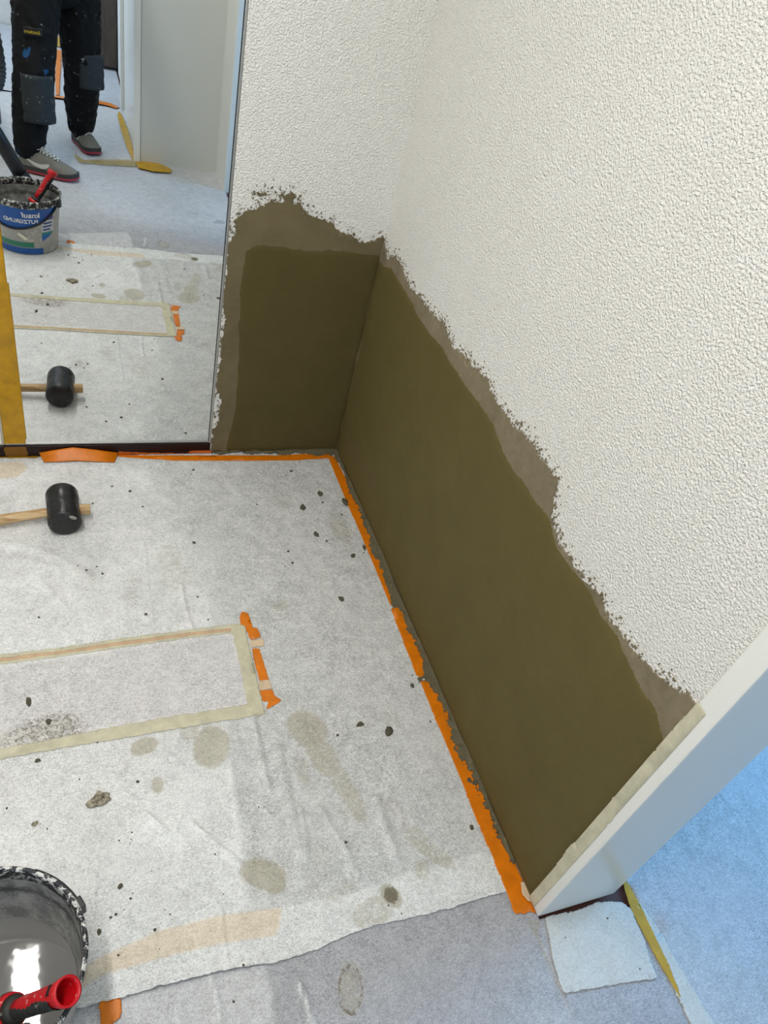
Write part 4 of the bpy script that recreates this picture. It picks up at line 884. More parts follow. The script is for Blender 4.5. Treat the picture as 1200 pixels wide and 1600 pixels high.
# marks printed on the side label
marks = []
for z0, a0, a1 in ((0.150, 40, 59), (0.136, 40, 60), (0.122, 44, 60)):
    marks.append(wrap('print_line', a0, a1, lambda th, z=z0: z, lambda th, z=z0: z - 0.007, plain('blue_print', (38, 70, 140), 0.4), 8, 1, 0.0016))
# front lettering, bent round the bucket
def bucket_text(s, size, th_c, z, mat, name, bold=0.0, sx_=1.0):
    cu = bpy.data.curves.new(name, 'FONT'); cu.body = s; cu.size = size; cu.align_x = 'CENTER'; cu.align_y = 'CENTER'; cu.offset = bold; cu.extrude = 0.0; cu.resolution_u = 3
    to = bpy.data.objects.new(name + '_tmp', cu); col.objects.link(to)
    dg = bpy.context.evaluated_depsgraph_get(); dg.update()
    me = bpy.data.meshes.new_from_object(to.evaluated_get(dg))
    bpy.data.objects.remove(to)
    bm = bmesh.new(); bm.from_mesh(me)
    bmesh.ops.subdivide_edges(bm, edges=[e for e in bm.edges if e.calc_length() > 0.006], cuts=2)
    bmesh.ops.triangulate(bm, faces=bm.faces)
    for v in bm.verts:
        v.co = Vector(on_bucket(math.radians(th_c) + v.co.x * sx_ / 0.133, z + v.co.y, 0.0017))
    return obj(name, bm, mat)
M_PRINT = plain('white_print', (232, 234, 236), 0.4)
t1 = bucket_text('knauf', 0.032, 80, 0.184, M_PRINT, 'lettering', 0.0006)
t2 = bucket_text('PUTZGRUND', 0.023, 98, 0.156, M_PRINT, 'lettering', 0.0006)
# folded paper bit and bail handle with its ears
M_BAIL = plain('black_plastic', (30, 31, 33), 0.45)
bm = bmesh.new()
tube(bm, [on_bucket(math.radians(th), bail_z(th), 0.004) for th in np.linspace(25, 205, 61)], 0.0042, 10)
bail = obj('bail_handle', bm, M_BAIL, None, True)
ears = []
for th in (25, 205):
    c = Vector((BXc + 0.149 * math.cos(math.radians(th)), BYc + 0.149 * math.sin(math.radians(th)), 0.222))
    bm = bmesh.new(); box(bm, -0.007, 0.007, -0.010, 0.010, -0.018, 0.012, 0.002)
    bmesh.ops.transform(bm, matrix=Matrix.Translation(c) @ Matrix.Rotation(math.radians(th), 4, 'Z'), verts=bm.verts)
    ears.append(obj('handle_ear', bm, M_BAIL))
bm = bmesh.new()
tube(bm, [(BXc + 0.149 * math.cos(math.radians(a)), BYc + 0.149 * math.sin(math.radians(a)), 0.228) for a in np.linspace(26, 62, 14)], 0.0032, 8)
clip = obj('rim_clip', bm, M_BAIL, None, True)
bm = bmesh.new(); box(bm, -0.020, 0.020, -0.0008, 0.0008, -0.007, 0.007)
bmesh.ops.transform(bm, matrix=Matrix.Translation(on_bucket(math.radians(97), 0.090, 0.004)) @ Matrix.Rotation(math.radians(7), 4, 'Z') @ Matrix.Rotation(math.radians(38), 4, 'Y'), verts=bm.verts)
stk = obj('sticker', bm, plain('cream_sticker', (226, 222, 208), 0.6)); stk['label'] = 'cream sticker stuck at an angle'
reparent([shell, inner, rim, liq, lab, gb, bb, wb, wb2, wb3, wb4, t1, t2, bail, clip, stk] + ears + marks, root)

# ---------------------------------------------------------------- paint roller standing in the bucket
A0 = Vector((-0.979, -1.561, 0.183)); B0 = Vector((-0.901, -1.591, 0.302))
ax = (B0 - A0).normalized()
root = empty('paint_roller', (-1.08, -1.53, 0.02))
tag(root, 'paint roller with hollow red and black handle leaning in the bucket', 'paint roller')
t = NT('red_plastic'); t.set('Base Color', t.mix(t.ramp(t.noise(90, 3, 0.7), [(0.66, 0.0), (0.70, 1.0)]), lin((196, 18, 28)), lin((208, 150, 146)))).set('Roughness', 0.35); M_RED = t.m
t = NT('black_grip_rubber'); t.set('Base Color', t.mix(t.ramp(t.noise(100, 3, 0.7), [(0.63, 0.0), (0.68, 1.0)]), lin((38, 40, 38)), lin((140, 142, 138)))).set('Roughness', 0.6); M_GRIP = t.m
bm = bmesh.new()
prof = [(0.0, 0.0130), (0.2, 0.0145), (0.5, 0.0150), (0.8, 0.0165), (0.93, 0.0195), (1.0, 0.0205)]
L = (B0 - A0).length
X1, Y1 = frame_of(ax)
rings = []
seg = 40
outer = [(s * L, r) for s, r in prof]; innerp = [(L, 0.0172), (0.93 * L, 0.0165), (0.55 * L, 0.0125), (0.55 * L, 0.0002)]
for s, r in [(0, 0.0002)] + outer + innerp:
    rings.append([bm.verts.new(A0 + ax * s + X1 * r * math.cos(2 * PI * k / seg) + Y1 * r * math.sin(2 * PI * k / seg)) for k in range(seg)])
for a, b in zip(rings, rings[1:]):
    for k in range(seg): bm.faces.new((a[k], a[(k + 1) % seg], b[(k + 1) % seg], b[k]))
bmesh.ops.recalc_face_normals(bm, faces=bm.faces)
grip = obj('grip', bm, M_RED, None, True); grip['label'] = 'hollow red grip'
# black rubber inlay over the lower, outer half of the grip (towards +y and down), with ribs
down = Vector((0.42, -0.42, -0.22)); down = (down - ax * down.dot(ax)).normalized(); side = ax.cross(down).normalized()
bm = bmesh.new(); rows = []
for i in range(41):
    s = -0.002 + (0.86 * L) * i / 40
    r = float(np.interp(s / L, [p[0] for p in prof], [p[1] for p in prof])) + 0.0012 + 0.0006 * math.sin(i * 1.6)
    half = math.radians(146 - 34 * max(0, (i - 26) / 14) - 26 * math.exp(-((i - 18) / 9) ** 2))
    rows.append([bm.verts.new(A0 + ax * s + (down * math.cos(a) + side * math.sin(a)) * (r if abs(a) < half * 0.98 else r - 0.0016)) for a in np.linspace(-half, half, 25)])
for p, q in zip(rows, rows[1:]):
    for j in range(24): bm.faces.new((p[j], p[j + 1], q[j + 1], q[j]))
bmesh.ops.recalc_face_normals(bm, faces=bm.faces)
inl = obj('rubber_inlay', bm, M_GRIP, None, True); inl['label'] = 'black ribbed rubber inlay'
# slot in the red part
top = -down
bm = bmesh.new(); box(bm, -0.0070, 0.0070, -0.004, 0.004, -0.0004, 0.0008)
zz = Vector((-0.53, 0.22, 0.345)); zz = (zz - ax * zz.dot(ax)).normalized(); yy = zz.cross(ax).normalized()
mt = Matrix((ax, yy, zz)).transposed().to_4x4(); 
for v in bm.verts: v.co = Vector((v.co.y, v.co.x, v.co.z))
bmesh.ops.transform(bm, matrix=Matrix.Translation(A0 + ax * (0.84 * L) + zz * 0.0172) @ mt, verts=bm.verts)
slot = obj('hanging_slot', bm, plain('dark_slot', (30, 4, 6), 0.8))
# guard collar, shaft, roller
bm = bmesh.new()
tube(bm, [A0 - ax * 0.026, A0 - ax * 0.018, A0 - ax * 0.006, A0 + ax * 0.001], [0.016, 0.026, 0.024, 0.012], 24)
guard = obj('guard', bm, M_RED, None, True)
bm = bmesh.new()
tube(bm, [A0 - ax * 0.034, A0 - ax * 0.029, A0 - ax * 0.020, A0 - ax * 0.0175], [0.010, 0.021, 0.0265, 0.024], 24)
tube(bm, [A0 - ax * 0.007, A0 + ax * 0.004, A0 + ax * 0.008], [0.0225, 0.0185, 0.014], 24)
g2 = obj('collar', bm, M_GRIP, None, True)
M_STEEL = plain('steel_wire', (150, 150, 150), 0.3, 0.5, 1.0)
bm = bmesh.new()
e = A0 - ax * 0.03
tube(bm, [e, e - ax * 0.035, Vector((-1.035, -1.545, 0.085)), Vector((-1.055, -1.50, 0.060)), Vector((-1.05, -1.46, 0.052)), Vector((-1.02, -1.45, 0.05))], 0.003, 10)
shaft = obj('shaft', bm, M_STEEL, None, True)
bm = bmesh.new(); tube(bm, [Vector((-1.04, -1.45, 0.05)), Vector((-0.96, -1.45, 0.05))], 0.022, 24)
rol = obj('roller_sleeve', bm, plain('wet_roller_pile', (130, 130, 126), 0.8, bump=(200, 0.003)), None, True)
reparent([grip, inl, slot, guard, g2, shaft, rol], root)

# ---------------------------------------------------------------- ceiling lamps
root = empty('strip_lamp', (-1.19, -1.36, CEIL))
tag(root, 'long slim strip lamp on the ceiling above the bucket', 'lamp')
t = NT('lit_diffuser'); t.set('Base Color', (1, 1, 1, 1)).set('Emission Color', (1.0, 0.96, 0.88, 1)).set('Emission Strength', 1.0)
reparent([obj('housing', bx(-1.245, -1.135, -2.12, -0.60, CEIL - 0.012, CEIL), M_WHITE), ], root)
root = empty('ceiling_lamp', (-0.95, -2.4, CEIL))
tag(root, 'round flat ceiling lamp above the person', 'lamp')
bm = bmesh.new(); lathe(bm, [(0.0001, -0.018), (0.27, -0.018), (0.28, -0.01), (0.28, 0.0), (0.0001, 0.0)], -0.95, -2.4, 48, CEIL)
reparent([obj('housing', bm, M_WHITE, None, False)], root)

# ---------------------------------------------------------------- the person standing behind the bucket (seen in the mirror)
root = empty('person', (-0.88, -2.62, 0.004))
tag(root, 'person in black paint-stained work trousers and grey suede sneakers, seen in the mirror', 'person')
def capsules(bm, pts, radii, squash=None):
    for (a, b, ra, rb) in zip(pts, pts[1:], radii, radii[1:]):
        a = Vector(a); b = Vector(b)
        n = max(2, int((b - a).length / (0.45 * min(ra, rb))) + 1)
        for k in range(n + 1):
            s = k / n
            r = ra + (rb - ra) * s
            mt = Matrix.Translation(a.lerp(b, s))
            if squash: mt = mt @ Matrix.Rotation(squash[0], 4, 'Z') @ Matrix.Diagonal((squash[1], squash[2], 1, 1))
            bmesh.ops.create_icosphere(bm, subdivisions=2, radius=r, matrix=mt)
def organic(name, build, mat, voxel, smooth=6, folds=None, noise_size=0.05):
    bm = bmesh.new(); build(bm)
    o = obj(name, bm, mat)
    r = o.modifiers.new('skin', 'REMESH'); r.mode = 'VOXEL'; r.voxel_size = voxel; r.use_smooth_shade = True
    s = o.modifiers.new('smooth', 'SMOOTH'); s.iterations = smooth; s.factor = 0.5
    if folds:
        tx = bpy.data.textures.new(name + '_folds', 'CLOUDS'); tx.noise_scale = noise_size; tx.noise_depth = 2
        d = o.modifiers.new('folds', 'DISPLACE'); d.texture = tx; d.strength = folds; d.mid_level = 0.5
    return o
FA = math.radians(-28)   # the body faces the corner: turned from +y towards +x
fwd = Vector((math.sin(-FA), math.cos(FA), 0)); rgt = Vector((fwd.y, -fwd.x, 0))
hipc = Vector((-0.845, -2.70, 0.90))
L_hip = hipc - rgt * 0.095; R_hip = hipc + rgt * 0.095
L_knee = Vector((-0.975, -2.44, 0.47)); R_knee = Vector((-0.742, -2.78, 0.46))
L_ank = Vector((-1.028, -2.425, 0.105)); R_ank = Vector((-0.762, -2.915, 0.095))
chest = hipc + Vector((0, 0, 0.40)) + fwd * 0.01; neck = hipc + Vector((0, 0, 0.56)) + fwd * 0.02
head = hipc + Vector((0, 0, 0.705)) + fwd * 0.055
L_sh = neck - rgt * 0.185 + Vector((0, 0, -0.05)); R_sh = neck + rgt * 0.185 + Vector((0, 0, -0.05))
cx_ = Vector(_r[0]); cy_ = -Vector(_r[1]); cz_ = Vector(_r[2])       # phone axes: right, up, viewing direction
ph = Vector((-0.84384, -1.96282, 1.55)) - cz_ * 0.016 - cx_ * 0.020 - cy_ * 0.052
L_wr = ph - cx_ * 0.075 - cy_ * 0.085 - cz_ * 0.030; R_wr = ph + cx_ * 0.075 - cy_ * 0.085 - cz_ * 0.030
L_el = (L_sh + L_wr) / 2 - Vector((0, 0, 0.17)) - rgt * 0.06; R_el = (R_sh + R_wr) / 2 - Vector((0, 0, 0.17)) + rgt * 0.06
t = NT('skin'); t.set('Base Color', lin((206, 158, 130))).set('Roughness', 0.5).set('Subsurface Weight', 0.1).set('Subsurface Radius', (0.01, 0.004, 0.002)); M_SKIN = t.m
def hand(bm, wr, sgn):
    palm = ph + cx_ * sgn * 0.050 - cy_ * 0.030 - cz_ * 0.022
    capsules(bm, [wr, wr.lerp(palm, 0.6), palm], [0.026, 0.028, 0.024])
    for k, (ln, off) in enumerate(((0.95, 0.035), (1.05, 0.013), (1.0, -0.009), (0.82, -0.030))):
        p0 = palm + cx_ * sgn * 0.006 + cy_ * off + cz_ * 0.004
        p1 = p0 + cx_ * sgn * 0.006 + cz_ * 0.030 * ln
        p2 = p1 - cx_ * sgn * 0.016 * ln + cz_ * 0.009
        p3 = p2 - cx_ * sgn * 0.014 * ln - cz_ * 0.001
        capsules(bm, [palm + cy_ * off * 0.7, p0, p1, p2, p3], [0.011, 0.0105, 0.0090, 0.0082, 0.0070])
    th0 = palm - cx_ * sgn * 0.004 + cy_ * 0.012 - cz_ * 0.006
    capsules(bm, [palm - cy_ * 0.014, th0, th0 - cx_ * sgn * 0.020 + cy_ * 0.022 - cz_ * 0.002, th0 - cx_ * sgn * 0.034 + cy_ * 0.034 + cz_ * 0.004], [0.014, 0.0125, 0.0105, 0.0085])
def build_body(bm):
    capsules(bm, [hipc, hipc + Vector((0, 0, 0.2)), chest, neck - Vector((0, 0, 0.05))], [0.12, 0.115, 0.125, 0.085])
    capsules(bm, [neck - Vector((0, 0, 0.06)), neck + Vector((0, 0, 0.07)) + fwd * 0.015], [0.060, 0.055])
    # head: skull, jaw, nose, ears, lips
    capsules(bm, [head + Vector((0, 0, 0.035)) - fwd * 0.015, head + Vector((0, 0, 0.03)) + fwd * 0.012], [0.088, 0.080])
    capsules(bm, [head - Vector((0, 0, 0.04)) + fwd * 0.028, head - Vector((0, 0, 0.078)) + fwd * 0.045], [0.062, 0.038])
    capsules(bm, [head + fwd * 0.088 + Vector((0, 0, 0.018)), head + fwd * 0.108 - Vector((0, 0, 0.018))], [0.010, 0.015])
    capsules(bm, [head + fwd * 0.078 - Vector((0, 0, 0.050)) - rgt * 0.02, head + fwd * 0.084 - Vector((0, 0, 0.050)), head + fwd * 0.078 - Vector((0, 0, 0.050)) + rgt * 0.02], [0.007, 0.009, 0.007])
    for s in (-1, 1):
        capsules(bm, [head + rgt * s * 0.084 + Vector((0, 0, 0.018)), head + rgt * s * 0.084 - Vector((0, 0, 0.018))], [0.016, 0.011])
        capsules(bm, [head + rgt * s * 0.040 + fwd * 0.068 + Vector((0, 0, 0.034)), head + rgt * s * 0.015 + fwd * 0.080 + Vector((0, 0, 0.034))], [0.012, 0.010])
    capsules(bm, [L_sh, L_el, L_wr], [0.050, 0.040, 0.027]); capsules(bm, [R_sh, R_el, R_wr], [0.050, 0.040, 0.027])
    capsules(bm, [neck - Vector((0, 0, 0.06)), L_sh], [0.07, 0.052]); capsules(bm, [neck - Vector((0, 0, 0.06)), R_sh], [0.07, 0.052])
    hand(bm, L_wr, -1); hand(bm, R_wr, 1)
    capsules(bm, [L_hip, L_knee, L_ank - Vector((0, 0, 0.02))], [0.085, 0.055, 0.036]); capsules(bm, [R_hip, R_knee, R_ank - Vector((0, 0, 0.02))], [0.085, 0.055, 0.036])
    capsules(bm, [L_hip, R_hip], [0.1, 0.1])
body = organic('body', build_body, M_SKIN, 0.0045, 3)
def build_jacket(bm):
    capsules(bm, [hipc + Vector((0, 0, -0.04)), hipc + Vector((0, 0, 0.2)), chest, neck - Vector((0, 0, 0.07))], [0.150, 0.142, 0.148, 0.09])
    for s in (-1, 1):
        capsules(bm, [hipc + rgt * s * 0.05 - Vector((0, 0, 0.02)), chest + rgt * s * 0.06], [0.130, 0.125])
    for sh, el, wr in ((L_sh, L_el, L_wr), (R_sh, R_el, R_wr)):
        capsules(bm, [neck - Vector((0, 0, 0.075)), sh], [0.09, 0.070])
        capsules(bm, [sh, el, el.lerp(wr, 0.86)], [0.070, 0.056, 0.042])
jacket = organic('jacket', build_jacket, plain('black_jacket', (22, 22, 25), 0.85, 0.2), 0.010, 6, 0.010, 0.06)
t = NT('black_work_trousers')
n = t.noise(60, 4, 0.7)
c = t.mix(n, lin((5, 5, 6)), lin((17, 17, 19)))
bl = t.ramp(t.noise(11, 2, 0.5, 0.6), [(0.68, 0.0), (0.705, 1.0)])
spk = t.ramp(t.noise(48, 3, 0.55), [(0.685, 0.0), (0.72, 1.0)])
c = t.mix(t.math('MULTIPLY', spk, 0.8), c, lin((150, 152, 152)))
c = t.mix(t.math('MULTIPLY', bl, 0.8), c, lin((30, 78, 122)))
t.set('Base Color', c).set('Roughness', 0.8).set('Specular IOR Level', 0.25); t.bump(t.noise(400, 2), 0.0006); M_TROU = t.m
def build_trousers(bm):
    capsules(bm, [hipc + Vector((0, 0, 0.10)), hipc], [0.145, 0.150])
    capsules(bm, [L_hip, R_hip], [0.128, 0.128])
    for hip, kn, an in ((L_hip, L_knee, L_ank), (R_hip, R_knee, R_ank)):
        mid = kn.lerp(an, 0.55)
        capsules(bm, [hip, hip.lerp(kn, 0.5), kn, mid, an.lerp(kn, 0.12), an + Vector((0, 0, 0.012))], [0.125, 0.112, 0.100, 0.092, 0.080, 0.068])
tr = organic('trousers', build_trousers, M_TROU, 0.008, 5, 0.020, 0.045)
tr['label'] = 'black work trousers with white and blue paint spots'
t = NT('knee_pad_cloth'); c = t.mix(t.noise(30, 3), lin((24, 30, 34)), lin((44, 52, 56))); c = t.mix(t.math('MULTIPLY', t.ramp(t.noise(55, 3), [(0.68, 0.0), (0.71, 1.0)]), 0.85), c, lin((150, 150, 142)))
t.set('Base Color', c).set('Roughness', 0.75); M_KNEE = t.m
kids = []
def pad(name, cen, w, h, mat, outr, face):
    # a curved cloth panel on the front of a leg
    f = Vector(face).normalized(); r = Vector((f.y, -f.x, 0)); bm = bmesh.new(); rows = []
    for i in range(13):
        a = (i / 12 - 0.5) * w / outr
        rows.append([bm.verts.new(Vector(cen) + (f * math.cos(a) + r * math.sin(a)) * outr * (1 + 0.02 * math.sin(j * 1.9 + i)) + Vector((0, 0, (j / 10 - 0.5) * h))) for j in range(11)])
    for p, q in zip(rows, rows[1:]):
        for j in range(10): bm.faces.new((p[j], p[j + 1], q[j + 1], q[j]))
    bmesh.ops.recalc_face_normals(bm, faces=bm.faces)
    o = obj(name, bm, mat, None, True)
    m_ = o.modifiers.new('t', 'SOLIDIFY'); m_.thickness = 0.002
    return o
kids.append(pad('knee_pad', L_knee.lerp(L_ank, 0.27) + Vector((0.012, 0, 0)), 0.17, 0.22, M_KNEE, 0.1015, (0.25, 1, 0)))
kids.append(pad('knee_pad', R_knee.lerp(R_ank, 0.02) + Vector((0.02, 0.0, 0.0)), 0.14, 0.17, M_KNEE, 0.1005, (0.3, 1, 0)))
kids.append(pad('pocket_badge', L_hip.lerp(L_knee, 0.62) + Vector((-0.02, 0.0, 0.02)), 0.085, 0.034, plain('black_badge', (14, 14, 16), 0.5), 0.128, (0.1, 1, 0)))
# yellow badge lettering on the pocket
cu = bpy.data.curves.new('badge', 'FONT'); cu.body = 'Snickers'; cu.size = 0.021; cu.align_x = 'CENTER'; cu.align_y = 'CENTER'; cu.extrude = 0.0006; cu.shear = 0.2; cu.resolution_u = 2
to = bpy.data.objects.new('badge_tmp', cu); col.objects.link(to)
dg = bpy.context.evaluated_depsgraph_get(); dg.update()
me = bpy.data.meshes.new_from_object(to.evaluated_get(dg)); bpy.data.objects.remove(to)
bd = link_mesh('badge_lettering', me, plain('yellow_print', (214, 180, 30), 0.5)); 
bd.location = L_hip.lerp(L_knee, 0.62) + Vector((-0.008, 0.137, 0.020)); bd.rotation_euler = (PI / 2, 0, PI - 0.1)
kids.append(bd)
# hair
def build_hair(bm):
    capsules(bm, [head + Vector((0, 0, 0.058)) - fwd * 0.028, head + Vector((0, 0, 0.062)) + fwd * 0.012], [0.090, 0.078])
    capsules(bm, [head + Vector((0, 0, 0.02)) - fwd * 0.045, head - Vector((0, 0, 0.02)) - fwd * 0.045], [0.075, 0.060])
hair = organic('hair', build_hair, plain('dark_hair', (40, 30, 24), 0.7), 0.005, 2, 0.008, 0.02)
for s in (-1, 1):
    bm = bmesh.new(); bmesh.ops.create_uvsphere(bm, u_segments=16, v_segments=10, radius=0.010, matrix=Matrix.Translation(head + rgt * s * 0.030 + fwd * 0.071 + Vector((0, 0, 0.018))))
    kids.append(obj('eye', bm, plain('eye_white', (220, 218, 212), 0.2), None, True))
kids += [body, jacket, tr, hair]
# sneakers
t = NT('grey_suede'); t.set('Base Color', t.mix(t.noise(50, 4), lin((104, 102, 94)), lin((140, 137, 126)))).set('Roughness', 0.9); t.bump(t.noise(300, 3), 0.0006); M_SUEDE = t.m
M_MID = plain('dark_midsole', (58, 58, 56), 0.7); M_OUT = plain('red_pink_outsole', (168, 52, 66), 0.6); M_LACE = plain('white_lace', (205, 203, 196), 0.8)
def sneaker(heel, toe, ankle, label, lateral):
    heel = Vector((heel[0], heel[1], 0)); toe = Vector((toe[0], toe[1], 0))
    d = (toe - heel); Ls = d.length; d.normalize(); lat = Vector((d.y, -d.x, 0))   # lat = to the right of the foot
    P_ = lambda s, w, z: heel + d * (s * Ls) + lat * w + Vector((0, 0, z + 0.006))
    S = [0.0, 0.04, 0.12, 0.25, 0.40, 0.55, 0.70, 0.82, 0.92, 0.98, 1.0]
    Wd = [0.012, 0.028, 0.036, 0.037, 0.038, 0.044, 0.050, 0.049, 0.041, 0.026, 0.010]
    Ht = [0.074, 0.100, 0.112, 0.116, 0.112, 0.096, 0.076, 0.062, 0.052, 0.042, 0.028]
    Tw = [0.7, 0.85, 0.88, 0.88, 0.82, 0.72, 0.68, 0.68, 0.70, 0.7, 0.7]
    rt = empty('sneaker'); rt.location = (0, 0, 0)
    # soles
    for nm, z0, z1, gr, mt_ in (('outsole', 0.0, 0.010, 0.004, M_OUT), ('midsole', 0.010, 0.030, 0.003, M_MID)):
        bm = bmesh.new(); lo_, hi_ = [], []
        ring = [(s, w + gr) for s, w in zip(S, Wd)] + [(s, -w - gr) for s, w in list(zip(S, Wd))[::-1]]
        for s, w in ring:
            s2 = s + (gr / Ls if s > 0.97 else (-gr / Ls if s < 0.02 else 0))
            up = 0.010 * max(0, (s - 0.85) / 0.15) ** 2
            lo_.append(bm.verts.new(P_(s2, w * 0.97, z0 + up))); hi_.append(bm.verts.new(P_(s2, w, z1 + up)))
        n_ = len(ring)
        for k in range(n_): bm.faces.new((lo_[k], lo_[(k + 1) % n_], hi_[(k + 1) % n_], hi_[k]))
        bm.faces.new(lo_[::-1]); bm.faces.new(hi_)
        bmesh.ops.recalc_face_normals(bm, faces=bm.faces)
        kids2.append((obj(nm, bm, mt_), rt))
    bm = bmesh.new(); rows = []
    def sec(i, a):   # a from -1 (left base) over the top to +1 (right base)
        ang = a * PI / 2
        w = math.sin(ang); hgt = math.cos(ang) ** 0.7 if math.cos(ang) > 0 else 0
        wid = Wd[i] * (abs(w) ** 0.8) * (1 if w > 0 else -1)
        wid *= (1 - (1 - Tw[i]) * hgt * 0.6)
        return wid, 0.026 + (Ht[i] - 0.026) * hgt
    for i, s in enumerate(S):
        row = []
        for j in range(17):
            w, z = sec(i, -1 + j / 8)
            row.append(bm.verts.new(P_(s, w, z)))
        rows.append(row)
    for p, q in zip(rows, rows[1:]):
        for j in range(16): bm.faces.new((p[j], p[j + 1], q[j + 1], q[j]))
    bm.faces.new(rows[0]); bm.faces.new(rows[-1][::-1])
    bmesh.ops.recalc_face_normals(bm, faces=bm.faces)
    up_ = obj('upper', bm, M_SUEDE, None, True)
    sb = up_.modifiers.new('s', 'SUBSURF'); sb.levels = 1; sb.render_levels = 2
    kids2.append((up_, rt))
    # sock / ankle collar
    bm = bmesh.new(); tube(bm, [P_(0.22, 0, 0.075), P_(0.22, 0, 0.105), Vector(ankle) + Vector((0, 0, 0.04))], [0.036, 0.037, 0.036], 20)
    kids2.append((obj('sock', bm, plain('blue_grey_sock', (104, 112, 126), 0.9), None, True), rt))
    # laces across the instep and a bow
    def top(s, w):
        h = float(np.interp(s, S, Ht)); ww = float(np.interp(s, S, Wd)) * 0.75
        return P_(s, w, 0.028 + (h - 0.026) * math.sqrt(max(0.0, 1 - (w / (ww * 1.15)) ** 2)) ** 0.7 + 0.006)
    for k, s in enumerate((0.42, 0.48, 0.54, 0.60, 0.66)):
        for sg in (-1, 1):
            bm = bmesh.new(); tube(bm, [top(s + 0.028 * u * sg, u * 0.021) for u in (-1, -0.5, 0, 0.5, 1)], 0.0030, 6)
            kids2.append((obj('lace', bm, M_LACE, None, True), rt))
    bm = bmesh.new()
    c0 = top(0.40, 0) + Vector((0, 0, 0.004))
    for sg in (-1, 1):
        tube(bm, [c0, c0 + lat * sg * 0.014 + d * 0.012 + Vector((0, 0, 0.010)), c0 + lat * sg * 0.032 + d * 0.004 + Vector((0, 0, 0.002)), c0 + lat * sg * 0.030 - d * 0.012 - Vector((0, 0, 0.006)), c0 + lat * sg * 0.012 - d * 0.004, c0], 0.0020, 6)
        tube(bm, [c0, c0 + lat * sg * 0.020 + d * 0.030, c0 + lat * sg * 0.036 + d * 0.038 - Vector((0, 0, 0.024))], 0.0018, 6)
    kids2.append((obj('bow', bm, M_LACE, None, True), rt))
    # white curved mark on both flanks: thick forward hook, tapering up to the heel
    for sg in (-1, 1):
        bm = bmesh.new(); up2, lo2 = [], []
        for q in np.linspace(0, 1, 25):
            s = 0.06 + 0.50 * q if q < 0.8 else 0.46 + 0.10 * math.sin((q - 0.8) / 0.2 * PI / 2)
            base = 0.088 - 0.046 * math.sin(min(1, q / 0.72) * PI / 2) + (0.020 * ((q - 0.72) / 0.28) ** 1.5 if q > 0.72 else 0)
            th = 0.003 + 0.019 * math.sin(min(1, q / 0.85) * PI / 2) ** 1.5 * (1 - max(0, (q - 0.82) / 0.18) ** 2)
            for L_, zz_ in ((up2, base + th * 0.5), (lo2, base - th * 0.5)):
                h = float(np.interp(s, S, Ht)); ww = float(np.interp(s, S, Wd))
                hg = min(0.98, max(0.02, (zz_ - 0.026) / (h - 0.026)))
                ang = math.acos(hg ** (1 / 0.7))
                wid = ww * math.sin(ang) ** 0.8 * (1 - (1 - float(np.interp(s, S, Tw))) * hg * 0.6)
                L_.append(bm.verts.new(P_(s, sg * (wid + 0.0022), zz_)))
        for k in range(24): bm.faces.new((up2[k], up2[k + 1], lo2[k + 1], lo2[k]))
        bmesh.ops.recalc_face_normals(bm, faces=bm.faces)
        o_ = obj('side_emblem', bm, M_LACE); o_['label'] = 'white curved side mark'
        m_ = o_.modifiers.new('t', 'SOLIDIFY'); m_.thickness = 0.0016; m_.offset = 0
        kids2.append((o_, rt))
    rt['label'] = label
    return rt
kids2 = []
s1 = sneaker((-1.075, -2.425), (-0.795, -2.325), L_ank, 'left sneaker pointing towards the right wall', -1)
s2 = sneaker((-0.790, -3.015), (-0.690, -2.752), R_ank, 'right sneaker pointing towards the mirror', 1)
for o_, rt in kids2: o_.parent = rt
for rt in (s1, s2):
    rt.location = (0, 0, 0.006)
reparent([s1, s2] + kids, root)
# the phone the photograph is taken with
bm = bmesh.new(); box(bm, -0.036, 0.036, -0.0725, 0.0725, -0.004, 0.004, 0.002)
rm = Matrix((cx_, cy_, -cz_)).transposed().to_4x4()
bmesh.ops.transform(bm, matrix=Matrix.Translation(ph) @ rm, verts=bm.verts)
phone_root = empty('phone', ph); tag(phone_root, 'dark smartphone held up in both hands by the person', 'phone')
pb = obj('phone_body', bm, plain('dark_phone', (30, 32, 36), 0.3))
bm = bmesh.new(); box(bm, -0.033, 0.033, -0.069, 0.069, 0.0042, 0.0046)
bmesh.ops.transform(bm, matrix=Matrix.Translation(ph) @ rm, verts=bm.verts)
sc_ = obj('screen', bm, plain('black_glass', (8, 8, 10), 0.1))
reparent([pb, sc_], phone_root)

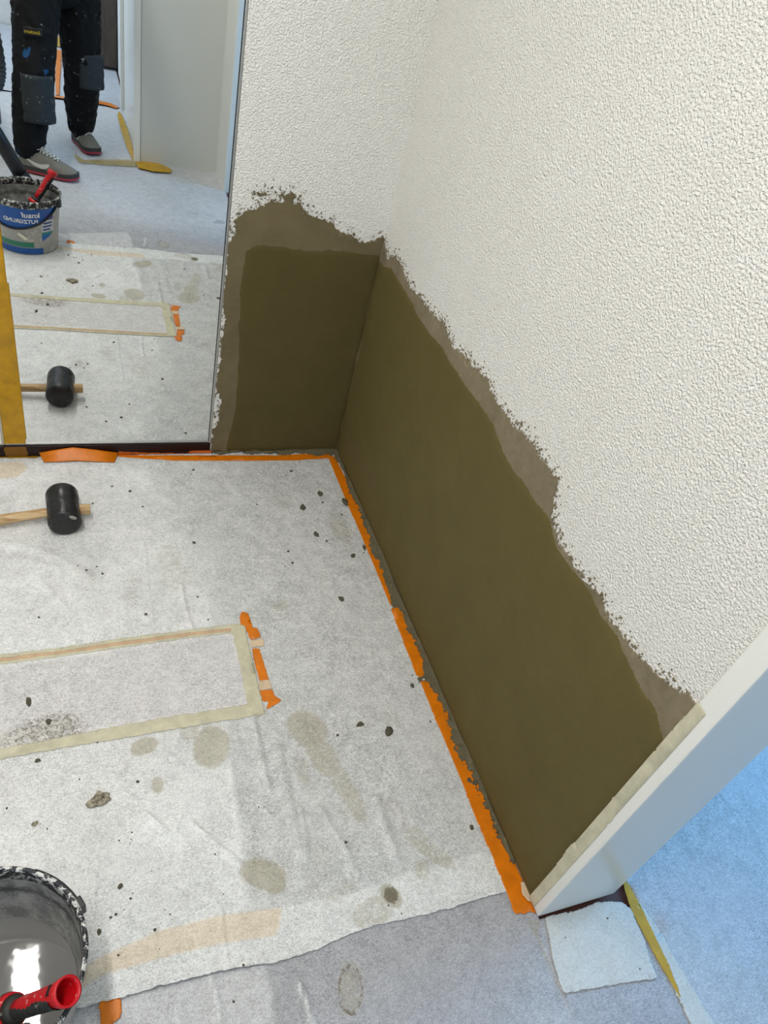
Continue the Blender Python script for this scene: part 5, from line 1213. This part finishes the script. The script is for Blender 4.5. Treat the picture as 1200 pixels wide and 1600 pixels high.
# ---------------------------------------------------------------- vacuum cleaner left of the person
root = empty('vacuum_cleaner', (-1.36, -2.86, 0.004))
tag(root, 'dark workshop vacuum cleaner standing at the left edge of the mirror image', 'vacuum cleaner')
M_VAC = plain('dark_grey_plastic', (52, 54, 56), 0.5); M_VBL = plain('black_tube_plastic', (24, 25, 28), 0.4)
bm = bmesh.new(); lathe(bm, [(0.0001, 0.07), (0.17, 0.07), (0.19, 0.09), (0.19, 0.36), (0.0001, 0.36)], -1.36, -2.86, 48); tank = obj('tank', bm, M_VAC, None, True)
bm = bmesh.new(); lathe(bm, [(0.0001, 0.362), (0.196, 0.362), (0.198, 0.40), (0.18, 0.50), (0.12, 0.545), (0.0001, 0.55)], -1.36, -2.86, 48); lid = obj('motor_head', bm, M_VBL, None, True)
cast = []
for a in (40, 130, 220, 310):
    c = (-1.36 + 0.185 * math.cos(math.radians(a)), -2.86 + 0.185 * math.sin(math.radians(a)))
    bm = bmesh.new(); tube(bm, [(c[0] - 0.014, c[1], 0.044), (c[0] + 0.014, c[1], 0.044)], 0.036, 20)
    cast.append(obj('caster', bm, M_VBL))
    bm = bmesh.new(); box(bm, c[0] - 0.02, c[0] + 0.02, c[1] - 0.02, c[1] + 0.02, 0.06, 0.10, 0.003)
    cast.append(obj('caster_mount', bm, M_VAC))
bm = bmesh.new()
hp = [(-1.20, -2.76, 0.30), (-1.15, -2.70, 0.33), (-1.135, -2.64, 0.50), (-1.17, -2.52, 0.72), (-1.24, -2.38, 0.85), (-1.30, -2.20, 0.80), (-1.33, -2.12, 0.60)]
from mathutils import geometry
pts = []
for k in range(len(hp) - 1):
    a = Vector(hp[k]); b = Vector(hp[k + 1]); ta = (Vector(hp[k + 1]) - Vector(hp[max(k - 1, 0)])) * 0.25; tb = (Vector(hp[min(k + 2, len(hp) - 1)]) - a) * 0.25
    pts += [Vector(p) for p in geometry.interpolate_bezier(a, a + ta, b - tb, b, 22)][:-1]
tube(bm, pts, [0.021 if k % 3 else 0.025 for k in range(len(pts))], 14)
hose = obj('hose', bm, plain('grey_hose', (70, 72, 74), 0.6), None, False)
reparent([tank, lid, hose] + cast, root)
root = empty('suction_tube', (-1.13, -2.18, 0.01))
tag(root, 'black suction tube slanting down to the fleece behind the bucket', 'suction tube')
bm = bmesh.new()
tube(bm, [(-1.33, -2.10, 0.60), (-1.150, -2.10, 0.27), (-1.050, -2.105, 0.070)], 0.034, 20)
tb_ = obj('tube', bm, M_VBL, None, True)
bm = bmesh.new()
tube(bm, [(-1.065, -2.10, 0.095), (-1.035, -2.11, 0.045)], [0.038, 0.036], 20)
box(bm, -1.09, -0.93, -2.15, -2.06, 0.008, 0.045, 0.008)
nz_ = obj('floor_nozzle', bm, M_VBL)
reparent([tb_, nz_], root)
# dark wooden cupboard far back in the mirror
root = empty('cupboard', (-0.52, -5.02, 0.0))
tag(root, 'dark brown wooden cupboard far back in the mirror behind the person', 'cupboard')
t = NT('dark_brown_wood'); g = t.noise(14, 4, 0.6, 0.5, stretch=(3, 3, 0.4)); t.set('Base Color', t.mix(g, lin((40, 32, 27)), lin((88, 76, 66)))).set('Roughness', 0.6); M_DW = t.m
reparent([obj('body', bx(-0.60, -0.452, -5.3, -4.74, 0.03, 1.9, bevel=0.004), M_DW),
          obj('door', bx(-0.618, -0.602, -5.28, -4.76, 0.05, 1.88, bevel=0.003), M_DW),
          obj('plinth', bx(-0.59, -0.455, -5.28, -4.76, 0.009, 0.029), M_VBL)], root)
